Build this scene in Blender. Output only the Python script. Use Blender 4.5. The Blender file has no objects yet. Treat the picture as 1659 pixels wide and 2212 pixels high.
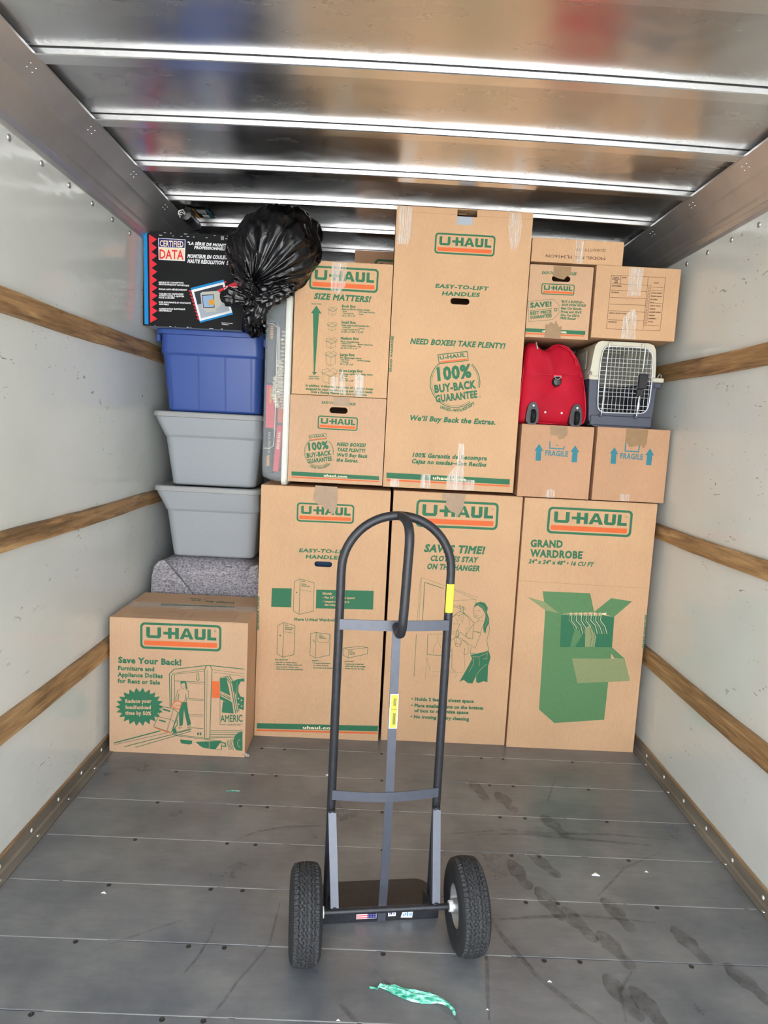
import bpy, bmesh, math, random
from mathutils import Matrix, Vector, noise as mnoise
random.seed(7)
S = bpy.context.scene
COL = S.collection
# ---------------------------------------------------------------- camera, world, sun, exposure
cam = bpy.data.cameras.new('camera'); cam_o = bpy.data.objects.new('camera', cam); COL.objects.link(cam_o)
cam.sensor_fit = 'VERTICAL'; cam.sensor_height = 24.0; cam.lens = 1454.3 / 2212 * 24.0
cam.clip_start = 0.02; cam.clip_end = 200
YAW, PITCH, ROLL = -0.01345, -0.12022, -0.0507
cam_o.matrix_world = (Matrix.Translation((0, 0, 1.5)) @ Matrix.Rotation(YAW, 4, 'Z') @ Matrix.Rotation(PITCH, 4, 'X')
                      @ Matrix.Rotation(ROLL, 4, 'Y') @ Matrix.Rotation(math.pi / 2, 4, 'X'))
S.camera = cam_o
S.view_settings.view_transform = 'Standard'; S.view_settings.look = 'None'
S.view_settings.gamma = 1.0; S.view_settings.use_curve_mapping = False
S.view_settings.exposure = 2.35
wd = bpy.data.worlds.new('sky'); S.world = wd; wd.use_nodes = True
wn = wd.node_tree.nodes; wl = wd.node_tree.links
bg = wn['Background']
tc = wn.new('ShaderNodeTexCoord'); sp = wn.new('ShaderNodeSeparateXYZ'); rp = wn.new('ShaderNodeValToRGB')
wl.new(tc.outputs['Generated'], sp.inputs[0]); wl.new(sp.outputs['Z'], rp.inputs[0]); wl.new(rp.outputs[0], bg.inputs[0])
rp.color_ramp.elements[0].position = 0.0; rp.color_ramp.elements[0].color = (0.95, 0.97, 1.0, 1)
rp.color_ramp.elements[1].position = 1.0; rp.color_ramp.elements[1].color = (0.62, 0.76, 1.0, 1)
bg.inputs[1].default_value = 1.6
sun = bpy.data.lights.new('sun', 'SUN'); sun.energy = 6.0; sun.angle = 0.01; sun.color = (1.0, 0.965, 0.92)
sun_o = bpy.data.objects.new('sun', sun); COL.objects.link(sun_o)
sun_o.rotation_euler = (math.radians(-28), math.radians(8), 0)      # high, from beyond the cab end: none enters the box
pl = bpy.data.lights.new('opening_portal', 'AREA'); pl.shape = 'RECTANGLE'; pl.size = 2.6; pl.size_y = 2.6; pl.cycles.is_portal = True
pl_o = bpy.data.objects.new('opening_portal', pl); COL.objects.link(pl_o)
pl_o.location = (0.09, -1.02, 1.25); pl_o.rotation_euler = (math.radians(90), 0, 0)

# ---------------------------------------------------------------- material helpers
def srgb(r, g, b):
    f = lambda c: (c / 255 / 12.92) if c / 255 <= 0.04045 else ((c / 255 + 0.055) / 1.055) ** 2.4
    return (f(r), f(g), f(b), 1)
MATS = {}
class NT:
    def __init__(s, name):
        s.m = bpy.data.materials.new(name); s.m.use_nodes = True; s.t = s.m.node_tree
        s.b = s.t.nodes['Principled BSDF']; MATS[name] = s.m
    def n(s, typ, **kw):
        x = s.t.nodes.new('ShaderNode' + typ)
        for k, v in kw.items():
            if k.startswith('i_'):
                k = k[2:]; x.inputs[int(k) if k.isdigit() else k].default_value = v
            else: setattr(x, k, v)
        return x
    def l(s, a, b): s.t.links.new(a, b)
    def co(s, scale=(1, 1, 1), rot=(0, 0, 0)):
        c = s.n('TexCoord'); m = s.n('Mapping'); m.inputs['Scale'].default_value = scale; m.inputs['Rotation'].default_value = rot
        s.l(c.outputs['Object'], m.inputs[0]); return m.outputs[0]
    def noise(s, scale, detail=3, vec=None, rough=0.5, dist=0.0):
        x = s.n('TexNoise'); x.inputs['Scale'].default_value = scale; x.inputs['Detail'].default_value = detail
        x.inputs['Roughness'].default_value = rough; x.inputs['Distortion'].default_value = dist
        s.l(vec if vec is not None else s.co(), x.inputs['Vector']); return x.outputs[0]
    def ramp(s, v, stops):
        r = s.n('ValToRGB'); e = r.color_ramp.elements
        while len(e) < len(stops): e.new(0.5)
        for q, (p, c) in zip(e, stops): q.position = p; q.color = c if len(c) == 4 else (*c, 1)
        s.l(v, r.inputs[0]); return r.outputs[0]
    def mix(s, f, a, b, mode='MIX'):
        m = s.n('Mix', data_type='RGBA', blend_type=mode)
        for i, v in ((0, f), (6, a), (7, b)):
            if hasattr(v, 'is_linked'): s.l(v, m.inputs[i])
            else: m.inputs[i].default_value = v
        return m.outputs[2]
    def bump(s, h, strength=0.3, dist=0.001):
        b = s.n('Bump'); b.inputs['Strength'].default_value = strength; b.inputs['Distance'].default_value = dist
        s.l(h, b.inputs['Height']); s.l(b.outputs[0], s.b.inputs['Normal']); return b
    def base(s, c):
        if hasattr(c, 'is_linked'): s.l(c, s.b.inputs['Base Color'])
        else: s.b.inputs['Base Color'].default_value = c
    def rough(s, v):
        if hasattr(v, 'is_linked'): s.l(v, s.b.inputs['Roughness'])
        else: s.b.inputs['Roughness'].default_value = v
    def metal(s, v): s.b.inputs['Metallic'].default_value = v
    def spec(s, v): s.b.inputs['Specular IOR Level'].default_value = v
G1 = lambda v: (v, v, v, 1)
def plain(name, c, rough=0.5, metal=0.0, var=0.06, scale=30, bump=0.0, spec=0.5):
    t = NT(name); nz = t.noise(scale, 4)
    lo = tuple(x * (1 - var) for x in c[:3]) + (1,); hi = tuple(min(1, x * (1 + var)) for x in c[:3]) + (1,)
    t.base(t.ramp(nz, [(0.3, lo), (0.7, hi)])); t.rough(rough); t.metal(metal); t.spec(spec)
    if bump: t.bump(nz, bump, 0.002)
    return t.m
def cardboard(name, c):
    t = NT(name)
    n1 = t.noise(3.0, 4); n2 = t.noise(220, 2, t.co((1, 1, 0.25)))
    lo = tuple(x * 0.93 for x in c[:3]) + (1,); hi = tuple(x * 1.05 for x in c[:3]) + (1,)
    a = t.ramp(n1, [(0.3, lo), (0.7, hi)]); b = t.ramp(n2, [(0.3, G1(0.90)), (0.7, G1(1.0))])
    t.base(t.mix(0.8, a, b, 'MULTIPLY')); t.rough(0.72); t.spec(0.25)
    w = t.n('TexWave', wave_type='BANDS', bands_direction='X'); w.inputs['Scale'].default_value = 40; w.inputs['Distortion'].default_value = 0.6
    t.l(t.co(), w.inputs['Vector']); big = t.noise(5, 2)
    add = t.n('Math', operation='ADD'); mu = t.n('Math', operation='MULTIPLY'); mu.inputs[1].default_value = 14
    t.l(big, mu.inputs[0]); t.l(w.outputs[0], add.inputs[0]); t.l(mu.outputs[0], add.inputs[1])
    t.bump(add.outputs[0], 0.35, 0.0006)
    return t.m
CARD = srgb(209, 168, 129); CARD2 = srgb(204, 166, 132); CARD3 = srgb(198, 154, 120)
cardboard('cardboard', CARD); cardboard('cardboard_pinkish', CARD2); cardboard('cardboard_brown', CARD3)
plain('cardboard_dark', srgb(120, 88, 62), 0.8)
INK = {'green': srgb(54, 112, 80), 'orange': srgb(222, 106, 56), 'cream': srgb(236, 218, 186), 'dark': srgb(72, 52, 42), 'teal': srgb(58, 128, 140),
       'mid': srgb(92, 132, 88), 'pale': srgb(140, 148, 104), 'crease': srgb(168, 128, 94), 'blue': srgb(28, 140, 205), 'red': srgb(232, 52, 66), 'white': srgb(240, 240, 240),
       'navy': srgb(38, 34, 110), 'slate': srgb(52, 58, 68), 'pgrey': srgb(170, 178, 188), 'beige': srgb(196, 194, 180), 'sky': srgb(150, 180, 215), 'amber': srgb(226, 160, 50),
       'yellow': srgb(226, 222, 70), 'black': srgb(20, 20, 22)}
for k, c in INK.items(): plain('ink_' + k, c, 0.62, var=0.05, scale=120, spec=0.25)
# inner metal skin of the roof: rolled aluminium, brushed and smudged
t = NT('aluminium_sheet'); n1 = t.noise(1.3, 3, t.co((1, 1, 1))); n2 = t.noise(2.5, 5, t.co((1, 2.5, 1)), 0.6); n3 = t.noise(2.2, 2, dist=0.6)
t.base(t.ramp(n1, [(0.3, G1(0.56)), (0.7, G1(0.68))])); t.metal(1.0)
t.rough(t.ramp(n2, [(0.3, G1(0.22)), (0.7, G1(0.30))]))
mu = t.n('Math', operation='MULTIPLY'); mu.inputs[1].default_value = 0.02; t.l(n2, mu.inputs[0])
t.bump(n3, 0.5, 0.02)
t = NT('bow_metal'); n2 = t.noise(60, 3, t.co((0.3, 6, 6))); t.base(t.ramp(n2, [(0.3, G1(0.72)), (0.7, G1(0.82))])); t.metal(1.0); t.rough(0.24)
t = NT('rail_metal'); n1 = t.noise(6, 4); n2 = t.noise(240, 4, rough=0.7); a = t.ramp(n1, [(0.3, G1(0.52)), (0.7, G1(0.62))])
sp_ = t.ramp(n2, [(0.66, G1(0)), (0.72, G1(0.6))]); t.base(t.mix(sp_, a, G1(0.75))); t.metal(0.85); t.rough(0.42)
# glossy white liner of the side walls, scuffed
t = NT('wall_liner'); n1 = t.noise(1.5, 3); base = t.ramp(n1, [(0.3, srgb(210, 213, 207)), (0.7, srgb(218, 221, 216))])
sc = t.noise(26, 3, t.co((1, 0.55, 1.4)), 0.6, 1.5); f = t.ramp(sc, [(0.66, G1(0)), (0.70, G1(0.7))])
gate = t.ramp(t.noise(2.6, 2), [(0.50, G1(0)), (0.58, G1(1))]); gm = t.n('Math', operation='MULTIPLY'); t.l(f, gm.inputs[0]); t.l(gate, gm.inputs[1])
t.base(t.mix(gm.outputs[0], base, srgb(112, 110, 104))); t.rough(0.12); t.spec(0.5)
t.bump(t.noise(7, 2, t.co((1, 1, 2.2))), 0.25, 0.01)
# worn floor boards with rubber paint
t = NT('floor_board'); n1 = t.noise(3.4, 6, rough=0.6); n2 = t.noise(40, 5, t.co((0.25, 1, 1)), 0.65); n3 = t.noise(1.1, 2)
a = t.ramp(n1, [(0.30, srgb(90, 93, 97)), (0.52, srgb(115, 116, 117)), (0.75, srgb(138, 136, 133))])
b = t.ramp(n2, [(0.3, G1(0.74)), (0.7, G1(1.0))]); c = t.mix(0.7, a, b, 'MULTIPLY')
sp_ = t.ramp(t.noise(300, 2, rough=0.6), [(0.70, G1(0)), (0.73, G1(0.45))]); c = t.mix(sp_, c, srgb(190, 186, 178))
t.base(c); t.rough(t.ramp(n1, [(0.3, G1(0.26)), (0.7, G1(0.42))])); t.spec(0.8); t.bump(n2, 0.25, 0.001)
plain('seam_dark', (0.03, 0.03, 0.028, 1), 0.6, 0.4); plain('floor_gap', srgb(40, 38, 36), 0.9); plain('floor_edge_light', srgb(168, 165, 158), 0.6); plain('teal_cloth', srgb(16, 52, 84), 0.7)
t = NT('kick_metal'); n1 = t.noise(9, 5, t.co((1, 0.3, 1))); t.base(t.ramp(n1, [(0.3, srgb(112, 105, 95)), (0.7, srgb(150, 142, 130))])); t.metal(0.35); t.rough(0.5)
t = NT('slat_wood'); v = t.co((6, 0.6, 9)); n1 = t.noise(5, 6, v, 0.6, 0.8); n2 = t.noise(18, 4, t.co((1, 0.15, 3)), 0.7)
a = t.ramp(n1, [(0.25, srgb(112, 84, 54)), (0.5, srgb(170, 132, 88)), (0.75, srgb(204, 168, 120))]); b = t.ramp(n2, [(0.3, G1(0.5)), (0.6, G1(1.0))]); g_ = t.ramp(t.noise(7, 5, t.co((1, 0.35, 2)), 0.7), [(0.36, G1(0.45)), (0.5, G1(1.0))])
t.base(t.mix(0.8, t.mix(0.75, a, b, 'MULTIPLY'), g_, 'MULTIPLY')); t.rough(0.6); t.bump(n1, 0.4, 0.004)
plain('rivet_metal', (0.55, 0.55, 0.53, 1), 0.3, 0.9); plain('rivet_dark', (0.06, 0.055, 0.05, 1), 0.4, 0.6); plain('rivet_white', srgb(225, 225, 220), 0.35)
t = NT('black_steel'); n1 = t.noise(60, 3); t.base(t.ramp(n1, [(0.3, (0.016, 0.017, 0.020, 1)), (0.7, (0.026, 0.027, 0.031, 1))])); t.rough(0.4); t.spec(0.4); t.bump(t.noise(400, 2), 0.15, 0.0005)
plain('grey_steel', (0.085, 0.092, 0.115, 1), 0.38, 0.25, spec=0.6, scale=50)
t = NT('tyre_rubber'); n1 = t.noise(300, 4, rough=0.7); t.base(t.ramp(n1, [(0.42, (0.012, 0.012, 0.012, 1)), (0.60, (0.05, 0.051, 0.053, 1)), (0.72, (0.16, 0.16, 0.165, 1))])); t.rough(0.7); t.bump(n1, 0.6, 0.002)
plain('tyre_wall', (0.022, 0.022, 0.023, 1), 0.55, bump=0.1)
plain('galvanised', (0.62, 0.62, 0.61, 1), 0.34, 0.8)
plain('white_plastic', srgb(228, 228, 222), 0.4)
plain('blue_plastic', srgb(56, 84, 154), 0.38, scale=200, var=0.04, bump=0.04); plain('grey_plastic', srgb(160, 165, 169), 0.42, scale=200, var=0.03, bump=0.04)
plain('grey_lid', srgb(158, 160, 158), 0.45, scale=200, var=0.03)
t = NT('felt'); n1 = t.noise(95, 5, t.co((1, 1, 1.6)), 0.8, 0.4); t.base(t.ramp(n1, [(0.34, srgb(60, 58, 66)), (0.48, srgb(140, 136, 142)), (0.62, srgb(188, 184, 188))])); t.rough(0.95); t.bump(n1, 0.5, 0.003)
t = NT('bag_film'); t.base((0.004, 0.004, 0.005, 1)); t.rough(0.13); t.spec(0.42)
v = t.co((1.5, 1, 0.6), (0, 0.45, 0)); n1 = t.n('TexNoise', noise_type='RIDGED_MULTIFRACTAL'); n1.inputs['Scale'].default_value = 13; n1.inputs['Detail'].default_value = 4; n1.inputs['Distortion'].default_value = 0.7; t.l(v, n1.inputs['Vector']); t.bump(n1.outputs[0], 0.8, 0.012)
t = NT('red_fabric'); n1 = t.noise(500, 2); n2 = t.noise(9, 3); t.base(t.ramp(n2, [(0.3, srgb(168, 8, 34)), (0.7, srgb(188, 12, 42))])); t.rough(0.7); t.spec(0.25)
ad = t.n('Math', operation='MULTIPLY_ADD'); ad.inputs[1].default_value = 0.06; t.l(n1, ad.inputs[0]); t.l(n2, ad.inputs[2]); t.bump(ad.outputs[0], 0.4, 0.008)
plain('red_piping', srgb(190, 14, 44), 0.5, spec=0.3); plain('black_plastic', (0.018, 0.018, 0.02, 1), 0.38)
plain('carrier_beige', srgb(208, 204, 184), 0.4, var=0.02); plain('carrier_slate', srgb(74, 78, 92), 0.4, var=0.03); plain('wire_white', srgb(216, 218, 222), 0.3, 0.3)
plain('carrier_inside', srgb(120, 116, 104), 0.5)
plain('lid_white', srgb(224, 224, 214), 0.35)
plain('tape_brown', srgb(150, 119, 82), 0.36, var=0.08, scale=40, bump=0.3)
t = NT('tape_clear'); n1 = t.noise(60, 5, t.co((3.2, 1, 0.22)), 0.65, 0.8); t.l(t.ramp(n1, [(0.42, G1(0.08)), (0.60, G1(0.48))]), t.b.inputs['Alpha']); t.base(srgb(250, 240, 226)); t.rough(0.12); t.spec(1.0); t.bump(n1, 0.8, 0.003)  # pale streaks in the opacity draw the tape's bright highlights
t = NT('frosted_plastic'); t.b.inputs['Alpha'].default_value = 0.34; t.base(srgb(200, 206, 210)); t.rough(0.25); t.spec(0.5)
t = NT('green_film'); n1 = t.noise(70, 4, t.co((0.4, 1.6, 1)), 0.6, 0.8); t.base(t.ramp(n1, [(0.35, srgb(24, 120, 92)), (0.5, srgb(70, 186, 150)), (0.62, srgb(190, 236, 222))])); t.rough(0.25); t.b.inputs['Alpha'].default_value = 0.9
plain('concrete', srgb(200, 197, 190), 0.9, var=0.05, scale=3)
t = NT('scuff'); t.base((0.035, 0.034, 0.033, 1)); t.rough(0.6); t.l(t.ramp(t.noise(35, 5, rough=0.7), [(0.35, G1(0.0)), (0.7, G1(0.36))]), t.b.inputs['Alpha'])
t = NT('damp_print'); t.base(srgb(78, 72, 64)); t.rough(0.5); t.l(t.ramp(t.noise(28, 5, rough=0.7), [(0.35, G1(0.05)), (0.68, G1(0.42))]), t.b.inputs['Alpha'])
t = NT('rope'); t.base(srgb(214, 204, 184)); t.rough(0.85)

# ---------------------------------------------------------------- mesh helpers
def link(o, parent=None):
    COL.objects.link(o)
    if parent is not None: o.parent = parent
    return o
def thing(name, label=None, cat=None, group=None, loc=(0, 0, 0), rz=0, kind=None):
    o = bpy.data.objects.new(name, None); o.empty_display_size = 0.1; COL.objects.link(o); o.location = loc; o.rotation_euler = (0, 0, rz)
    return tag(o, label, cat, group, kind)
def tag(o, label=None, cat=None, group=None, kind=None):
    if label: o['label'] = label
    if cat: o['category'] = cat
    if group: o['group'] = group
    if kind: o['kind'] = kind
    return o
def root_of(o):
    while o.parent is not None: o = o.parent
    return o
class MB:
    """collects faces; coordinates are world coordinates unless local=True"""
    def __init__(s, local=False): s.v = []; s.f = []; s.mi = []; s.local = local; s.cur = 0
    def add(s, vs, fs):
        b = len(s.v); s.v += [tuple(p) for p in vs]; s.f += [tuple(i + b for i in f) for f in fs]; s.mi += [s.cur] * len(fs); return s
    def bmadd(s, bm, M=None):
        if M is not None: bm.transform(M)
        bm.verts.ensure_lookup_table(); bm.verts.index_update()
        s.add([v.co[:] for v in bm.verts], [[v.index for v in f.verts] for f in bm.faces]); bm.free(); return s
    def box(s, x0, x1, y0, y1, z0, z1, bev=0.0, M=None, seg=1):
        bm = bmesh.new(); bmesh.ops.create_cube(bm, size=1)
        bmesh.ops.transform(bm, verts=bm.verts, matrix=Matrix.Translation(((x0 + x1) / 2, (y0 + y1) / 2, (z0 + z1) / 2)) @ Matrix.Diagonal((x1 - x0, y1 - y0, z1 - z0, 1)))
        if bev: bmesh.ops.bevel(bm, geom=bm.edges[:], offset=bev, segments=seg, affect='EDGES', profile=0.7)
        return s.bmadd(bm, M)
    def tube(s, path, r, n=10, closed=False, cap=True, flat=None):
        P = [Vector(p) for p in path]; m = len(P); rr = r if hasattr(r, '__len__') else [r] * m
        rings = []; up = None
        for i in range(m):
            a = P[(i - 1) % m] if (i > 0 or closed) else P[i]; b = P[(i + 1) % m] if (i < m - 1 or closed) else P[i]
            t = (b - a).normalized()
            if up is None: up = Vector((0, 0, 1)) if abs(t.z) < 0.9 else Vector((0, 1, 0))
            x = t.cross(up).normalized(); up = x.cross(t).normalized()
            fx, fy = flat if flat else (1, 1)
            rings.append([P[i] + (x * math.cos(2 * math.pi * k / n) * fx + up * math.sin(2 * math.pi * k / n) * fy) * rr[i] for k in range(n)])
        vs = [q for rg in rings for q in rg]; fs = []
        for i in range(m if closed else m - 1):
            for k in range(n):
                a = i * n + k; b = i * n + (k + 1) % n; c = ((i + 1) % m) * n + (k + 1) % n; d = ((i + 1) % m) * n + k
                fs.append((a, b, c, d))
        if cap and not closed: fs += [tuple(range(n))[::-1], tuple((m - 1) * n + k for k in range(n))]
        return s.add(vs, fs)
    def lathe(s, prof, axis='Z', n=24, M=None, cap=True):
        """prof: (r, h) pairs about the axis"""
        vs = []; fs = []; m = len(prof)
        for r, h in prof:
            for k in range(n):
                a = 2 * math.pi * k / n; c, q = r * math.cos(a), r * math.sin(a)
                vs.append({'Z': (c, q, h), 'X': (h, c, q), 'Y': (c, h, q)}[axis])
        for i in range(m - 1):
            for k in range(n): fs.append((i * n + k, i * n + (k + 1) % n, (i + 1) * n + (k + 1) % n, (i + 1) * n + k))
        if cap: fs += [tuple(range(n))[::-1], tuple((m - 1) * n + k for k in range(n))]
        if M is not None: vs = [(M @ Vector(v))[:] for v in vs]
        return s.add(vs, fs)
    def prism(s, pts, y0, y1, holes=(), plane='XZ', bev=0):
        """outline (with holes) extruded between two planes"""
        bm = bmesh.new(); es = []
        for lp in [pts] + list(holes):
            vv = [bm.verts.new((p[0], p[1], 0)) for p in lp]
            es += [bm.edges.new((vv[i], vv[(i + 1) % len(vv)])) for i in range(len(vv))]
        bmesh.ops.triangle_fill(bm, use_beauty=True, use_dissolve=False, edges=es)
        bmesh.ops.recalc_face_normals(bm, faces=bm.faces[:])
        if abs(y1 - y0) > 1e-7:
            r = bmesh.ops.extrude_face_region(bm, geom=bm.faces[:])
            bmesh.ops.translate(bm, verts=[g for g in r['geom'] if isinstance(g, bmesh.types.BMVert)], vec=(0, 0, 1))
        for v in bm.verts:
            a, b, c = v.co; t_ = y0 + (y1 - y0) * c
            v.co = {'XZ': (a, t_, b), 'XY': (a, b, t_), 'YZ': (t_, a, b)}[plane]
        return s.bmadd(bm)
    def build(s, name, mat, parent=None, smooth=None, label=None, kind=None):
        me = bpy.data.meshes.new(name); off = Vector((0, 0, 0))
        if parent is not None and not s.local: off = root_of(parent).location
        me.from_pydata([(x - off.x, y - off.y, z - off.z) for x, y, z in s.v] if off.length else s.v, [], s.f)
        for m in (mat if isinstance(mat, (list, tuple)) else [mat]): me.materials.append(MATS[m])
        me.polygons.foreach_set('material_index', s.mi)
        bm = bmesh.new(); bm.from_mesh(me); bmesh.ops.recalc_face_normals(bm, faces=bm.faces[:]); bm.to_mesh(me); bm.free()
        if smooth is not None:
            me.shade_smooth()
            try: me.set_sharp_from_angle(angle=math.radians(smooth))
            except Exception: pass
        me.update(); o = bpy.data.objects.new(name, me); link(o, parent)
        if label: o['label'] = label
        if kind: o['kind'] = kind
        return o
def copies(src, parent, places):
    for p in places:
        c = src.copy(); COL.objects.link(c); c.parent = parent; c.location = p
def rrect(x0, x1, z0, z1, r, n=5):
    out = []
    for cx, cz, a0 in ((x1 - r, z1 - r, 0), (x0 + r, z1 - r, 90), (x0 + r, z0 + r, 180), (x1 - r, z0 + r, 270)):
        for i in range(n + 1):
            a = math.radians(a0 + 90 * i / n); out.append((cx + r * math.cos(a), cz + r * math.sin(a)))
    return out
# ---------------------------------------------------------------- the truck box
XL, XR, ZT, Y0, Y1 = -1.175, 1.36, 2.352, -1.0, 6.0
cz = lambda x: 0.015 * (1 - ((x - 0.09) / 1.25) ** 2)
root = thing('ground', kind='structure', loc=(0, 0, -0.95))
MB().box(-40, 40, -60, 40, -1.05, -0.95).build('paving', 'concrete', root)
fl = thing('floor', kind='structure')
MB().box(-1.30, 1.49, Y0, Y1, -0.16, -0.012).build('sub_floor', 'floor_gap', fl)
FL0, FL1 = -1.131, 1.325
joints = [1.789 + 0.2427 * k for k in range(-11, 18)]
ys = [Y0] + joints + [Y1]
for a, b in zip(ys[:-1], ys[1:]):
    if b - a > 0.03:
        MB().box(FL0 + 0.001, FL1 - 0.001, a + 0.0012, b - 0.0012, -0.012, 0.0, 0.0012).build('floor_plank', 'floor_board', fl)
m = MB()
for y in joints:
    x = FL0 + 0.01
    while x < FL1 - 0.02:
        L = random.uniform(0.1, 0.5); 
        if random.random() < 0.85: m.box(x, min(x + L, FL1 - 0.01), y - 0.0004, y + 0.0007, -0.004, 0.0003)
        x += L + random.uniform(0.0, 0.03)
m.build('worn_joint_edge', 'floor_edge_light', fl, kind='stuff')
scr = None
for y in joints:
    for x in (-0.80, -0.473, -0.37, 0.088, 0.554, 0.656, 0.982):
        if scr is None:
            q = MB(local=True); q.lathe([(0.0075, -0.002), (0.0075, 0.0006), (0.0055, 0.0012), (0.0035, 0.0010), (0.003, 0.0002)], n=14)
            scr = q.build('screw', 'rivet_dark', fl); scr.location = (x, y - 0.012, 0)
        elif 1.3 < y < 3.2: copies(scr, fl, [(x + random.uniform(-.002, .002), y - 0.012, 0)])
def strip(path, w, z, name, mat, parent):
    q = MB(); L_ = []; R_ = []
    for i, p in enumerate(path):
        a = Vector(path[max(0, i - 1)]); b = Vector(path[min(len(path) - 1, i + 1)]); t_ = (b - a).normalized(); n_ = Vector((-t_.y, t_.x)); ww = w * (0.5 if i in (0, len(path) - 1) else 1)
        L_.append((p[0] + n_.x * ww / 2, p[1] + n_.y * ww / 2, z)); R_.append((p[0] - n_.x * ww / 2, p[1] - n_.y * ww / 2, z))
    n = len(path); q.add(L_ + R_, [(i, i + 1, n + i + 1, n + i) for i in range(n - 1)]); return q.build(name, mat, parent)
SCUFFS = [[(-.42, 1.87), (-.425, 1.80), (-.44, 1.73), (-.465, 1.67)], [(-.24, 1.97), (-.245, 1.80), (-.28, 1.72), (-.31, 1.66), (-.33, 1.60), (-.36, 1.54)], [(-.52, 1.88), (-.57, 1.85), (-.62, 1.82), (-.72, 1.76)],
 [(.42, 1.95), (.45, 1.86), (.52, 1.72), (.60, 1.62), (.68, 1.54)], [(.39, 1.88), (.385, 1.76), (.37, 1.66), (.36, 1.57)], [(.17, 1.66), (.22, 1.62), (.27, 1.58), (.29, 1.54)], [(-.03, 1.60), (.0, 1.57), (.02, 1.545)], [(.06, 1.72), (.10, 1.67), (.14, 1.63)],
 [(-.45, 2.28), (-.38, 2.34), (-.28, 2.38), (-.1, 2.40)], [(.45, 2.38), (.62, 2.40), (.85, 2.38), (1.1, 2.36)], [(.35, 2.38), (.55, 2.42), (.75, 2.41), (.98, 2.42), (1.2, 2.40)], [(.80, 2.06), (.95, 2.22), (1.12, 2.32)], [(.40, 1.93), (.55, 1.95), (.70, 1.97), (.95, 1.95)], [(.78, 2.64), (.82, 2.74), (.85, 2.80)], [(.72, 1.58), (.74, 1.68), (.8, 1.75)]]
for i, p in enumerate(SCUFFS): strip(p, random.uniform(0.008, 0.018), 0.0006 + i * 1e-5, 'scuff_mark', 'scuff', fl)
FP = [(.50, 2.70, .3), (.60, 2.62, .35), (.76, 2.46, .4), (.66, 2.22, .5), (.56, 2.16, .25), (.63, 2.02, .3), (.70, 1.93, .4), (.78, 1.83, .35), (.84, 1.98, .3), (.80, 1.62, .3), (1.02, 1.86, .3), (1.12, 1.72, .4), (.74, 1.66, .3)]
for i, (x, y, a) in enumerate(FP):
    pts = []
    for k in range(28):
        t_ = 2 * math.pi * k / 28; l_ = 0.082; w_ = 0.031 * (1 - 0.42 * math.exp(-((math.cos(t_) + .3) / .28) ** 2))
        u_, v_ = l_ * math.cos(t_), w_ * math.sin(t_) * random.uniform(.85, 1.15); pts.append((x + v_ * math.cos(a) - u_ * math.sin(a), y + v_ * math.sin(a) + u_ * math.cos(a)))
    q = MB(); q.add([(p[0], p[1], 0.0008 + i * 1e-5) for p in pts], [tuple(range(28))]); q.build('footprint', 'damp_print', fl)
for x, y, s_ in [(-.66, 2.93, .011), (.83, 2.17, .014), (-.80, 1.98, .008), (.36, 1.60, .004), (-.03, 1.55, .005), (1.02, 2.2, .006), (.55, 1.70, .006), (-.15, 2.77, .008)]:
    q = MB(); q.tube([(x - s_, y, .001), (x, y + s_ * .3, .002), (x + s_, y - s_ * .2, .001)], [s_ * .15, s_ * .45, s_ * .1], 6); tag(q.build('debris_crumb', 'rivet_white', None), None)
    o_ = COL.objects[-1]
CRUMB_LABELS = ['whitish crumb on the floor in front of the lowest left carton', 'curved white scrap on the floor right of the hand truck', 'white crumb on the floor near the left wall', 'tiny white crumb right of the torn green film', 'tiny white crumb left of the torn green film', 'small white crumb nearest the right wall', 'small white crumb between the right wheel and the green film', 'small white crumb on the floor by the middle wardrobe cartons']
for o_, lb in zip([o for o in COL.objects if o.name.startswith('debris_crumb')], CRUMB_LABELS): tag(o_, lb, 'debris', 'light crumbs on the truck floor')
def side(name, xw, sg, n_):
    w = thing(name, kind='structure')
    MB().box(min(xw, xw - sg * 0.06), max(xw, xw - sg * 0.06), Y0, Y1, 0.052, ZT).build('liner_panel', 'wall_liner', w)
    MB().box(min(xw - sg * .06, xw - sg * .09), max(xw - sg * .06, xw - sg * .09), Y0, Y1, -0.2, 2.70).build('outer_light_block', 'white_plastic', w)  # unseen outer slab, added to block light from outside
    return w
wl_ = side('wall_left', XL, 1, 1); wr_ = side('wall_right', XR, -1, 2)
def rivets(parent, pts, axis_sign, r, mat, name='rivet'):
    q = MB(local=True); prof = [(r, 0), (r * .95, r * .25), (r * .6, r * .45), (r * .2, r * .5)]
    M = Matrix.Rotation(axis_sign * math.pi / 2, 4, 'Y') if axis_sign else None
    q.lathe(prof, n=12, M=M); o = q.build(name, mat, parent, 50); o.location = pts[0]; copies(o, parent, pts[1:])
rivets(wl_, [(XL, 2.191 - .2015 * 4 + .2015 * k, 2.331) for k in range(11)], 1, .0105, 'rivet_metal')
rivets(wr_, [(XR, 2.577 - .195 * 5 + .195 * k, 2.320) for k in range(10)], -1, .0105, 'rivet_metal')
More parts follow.
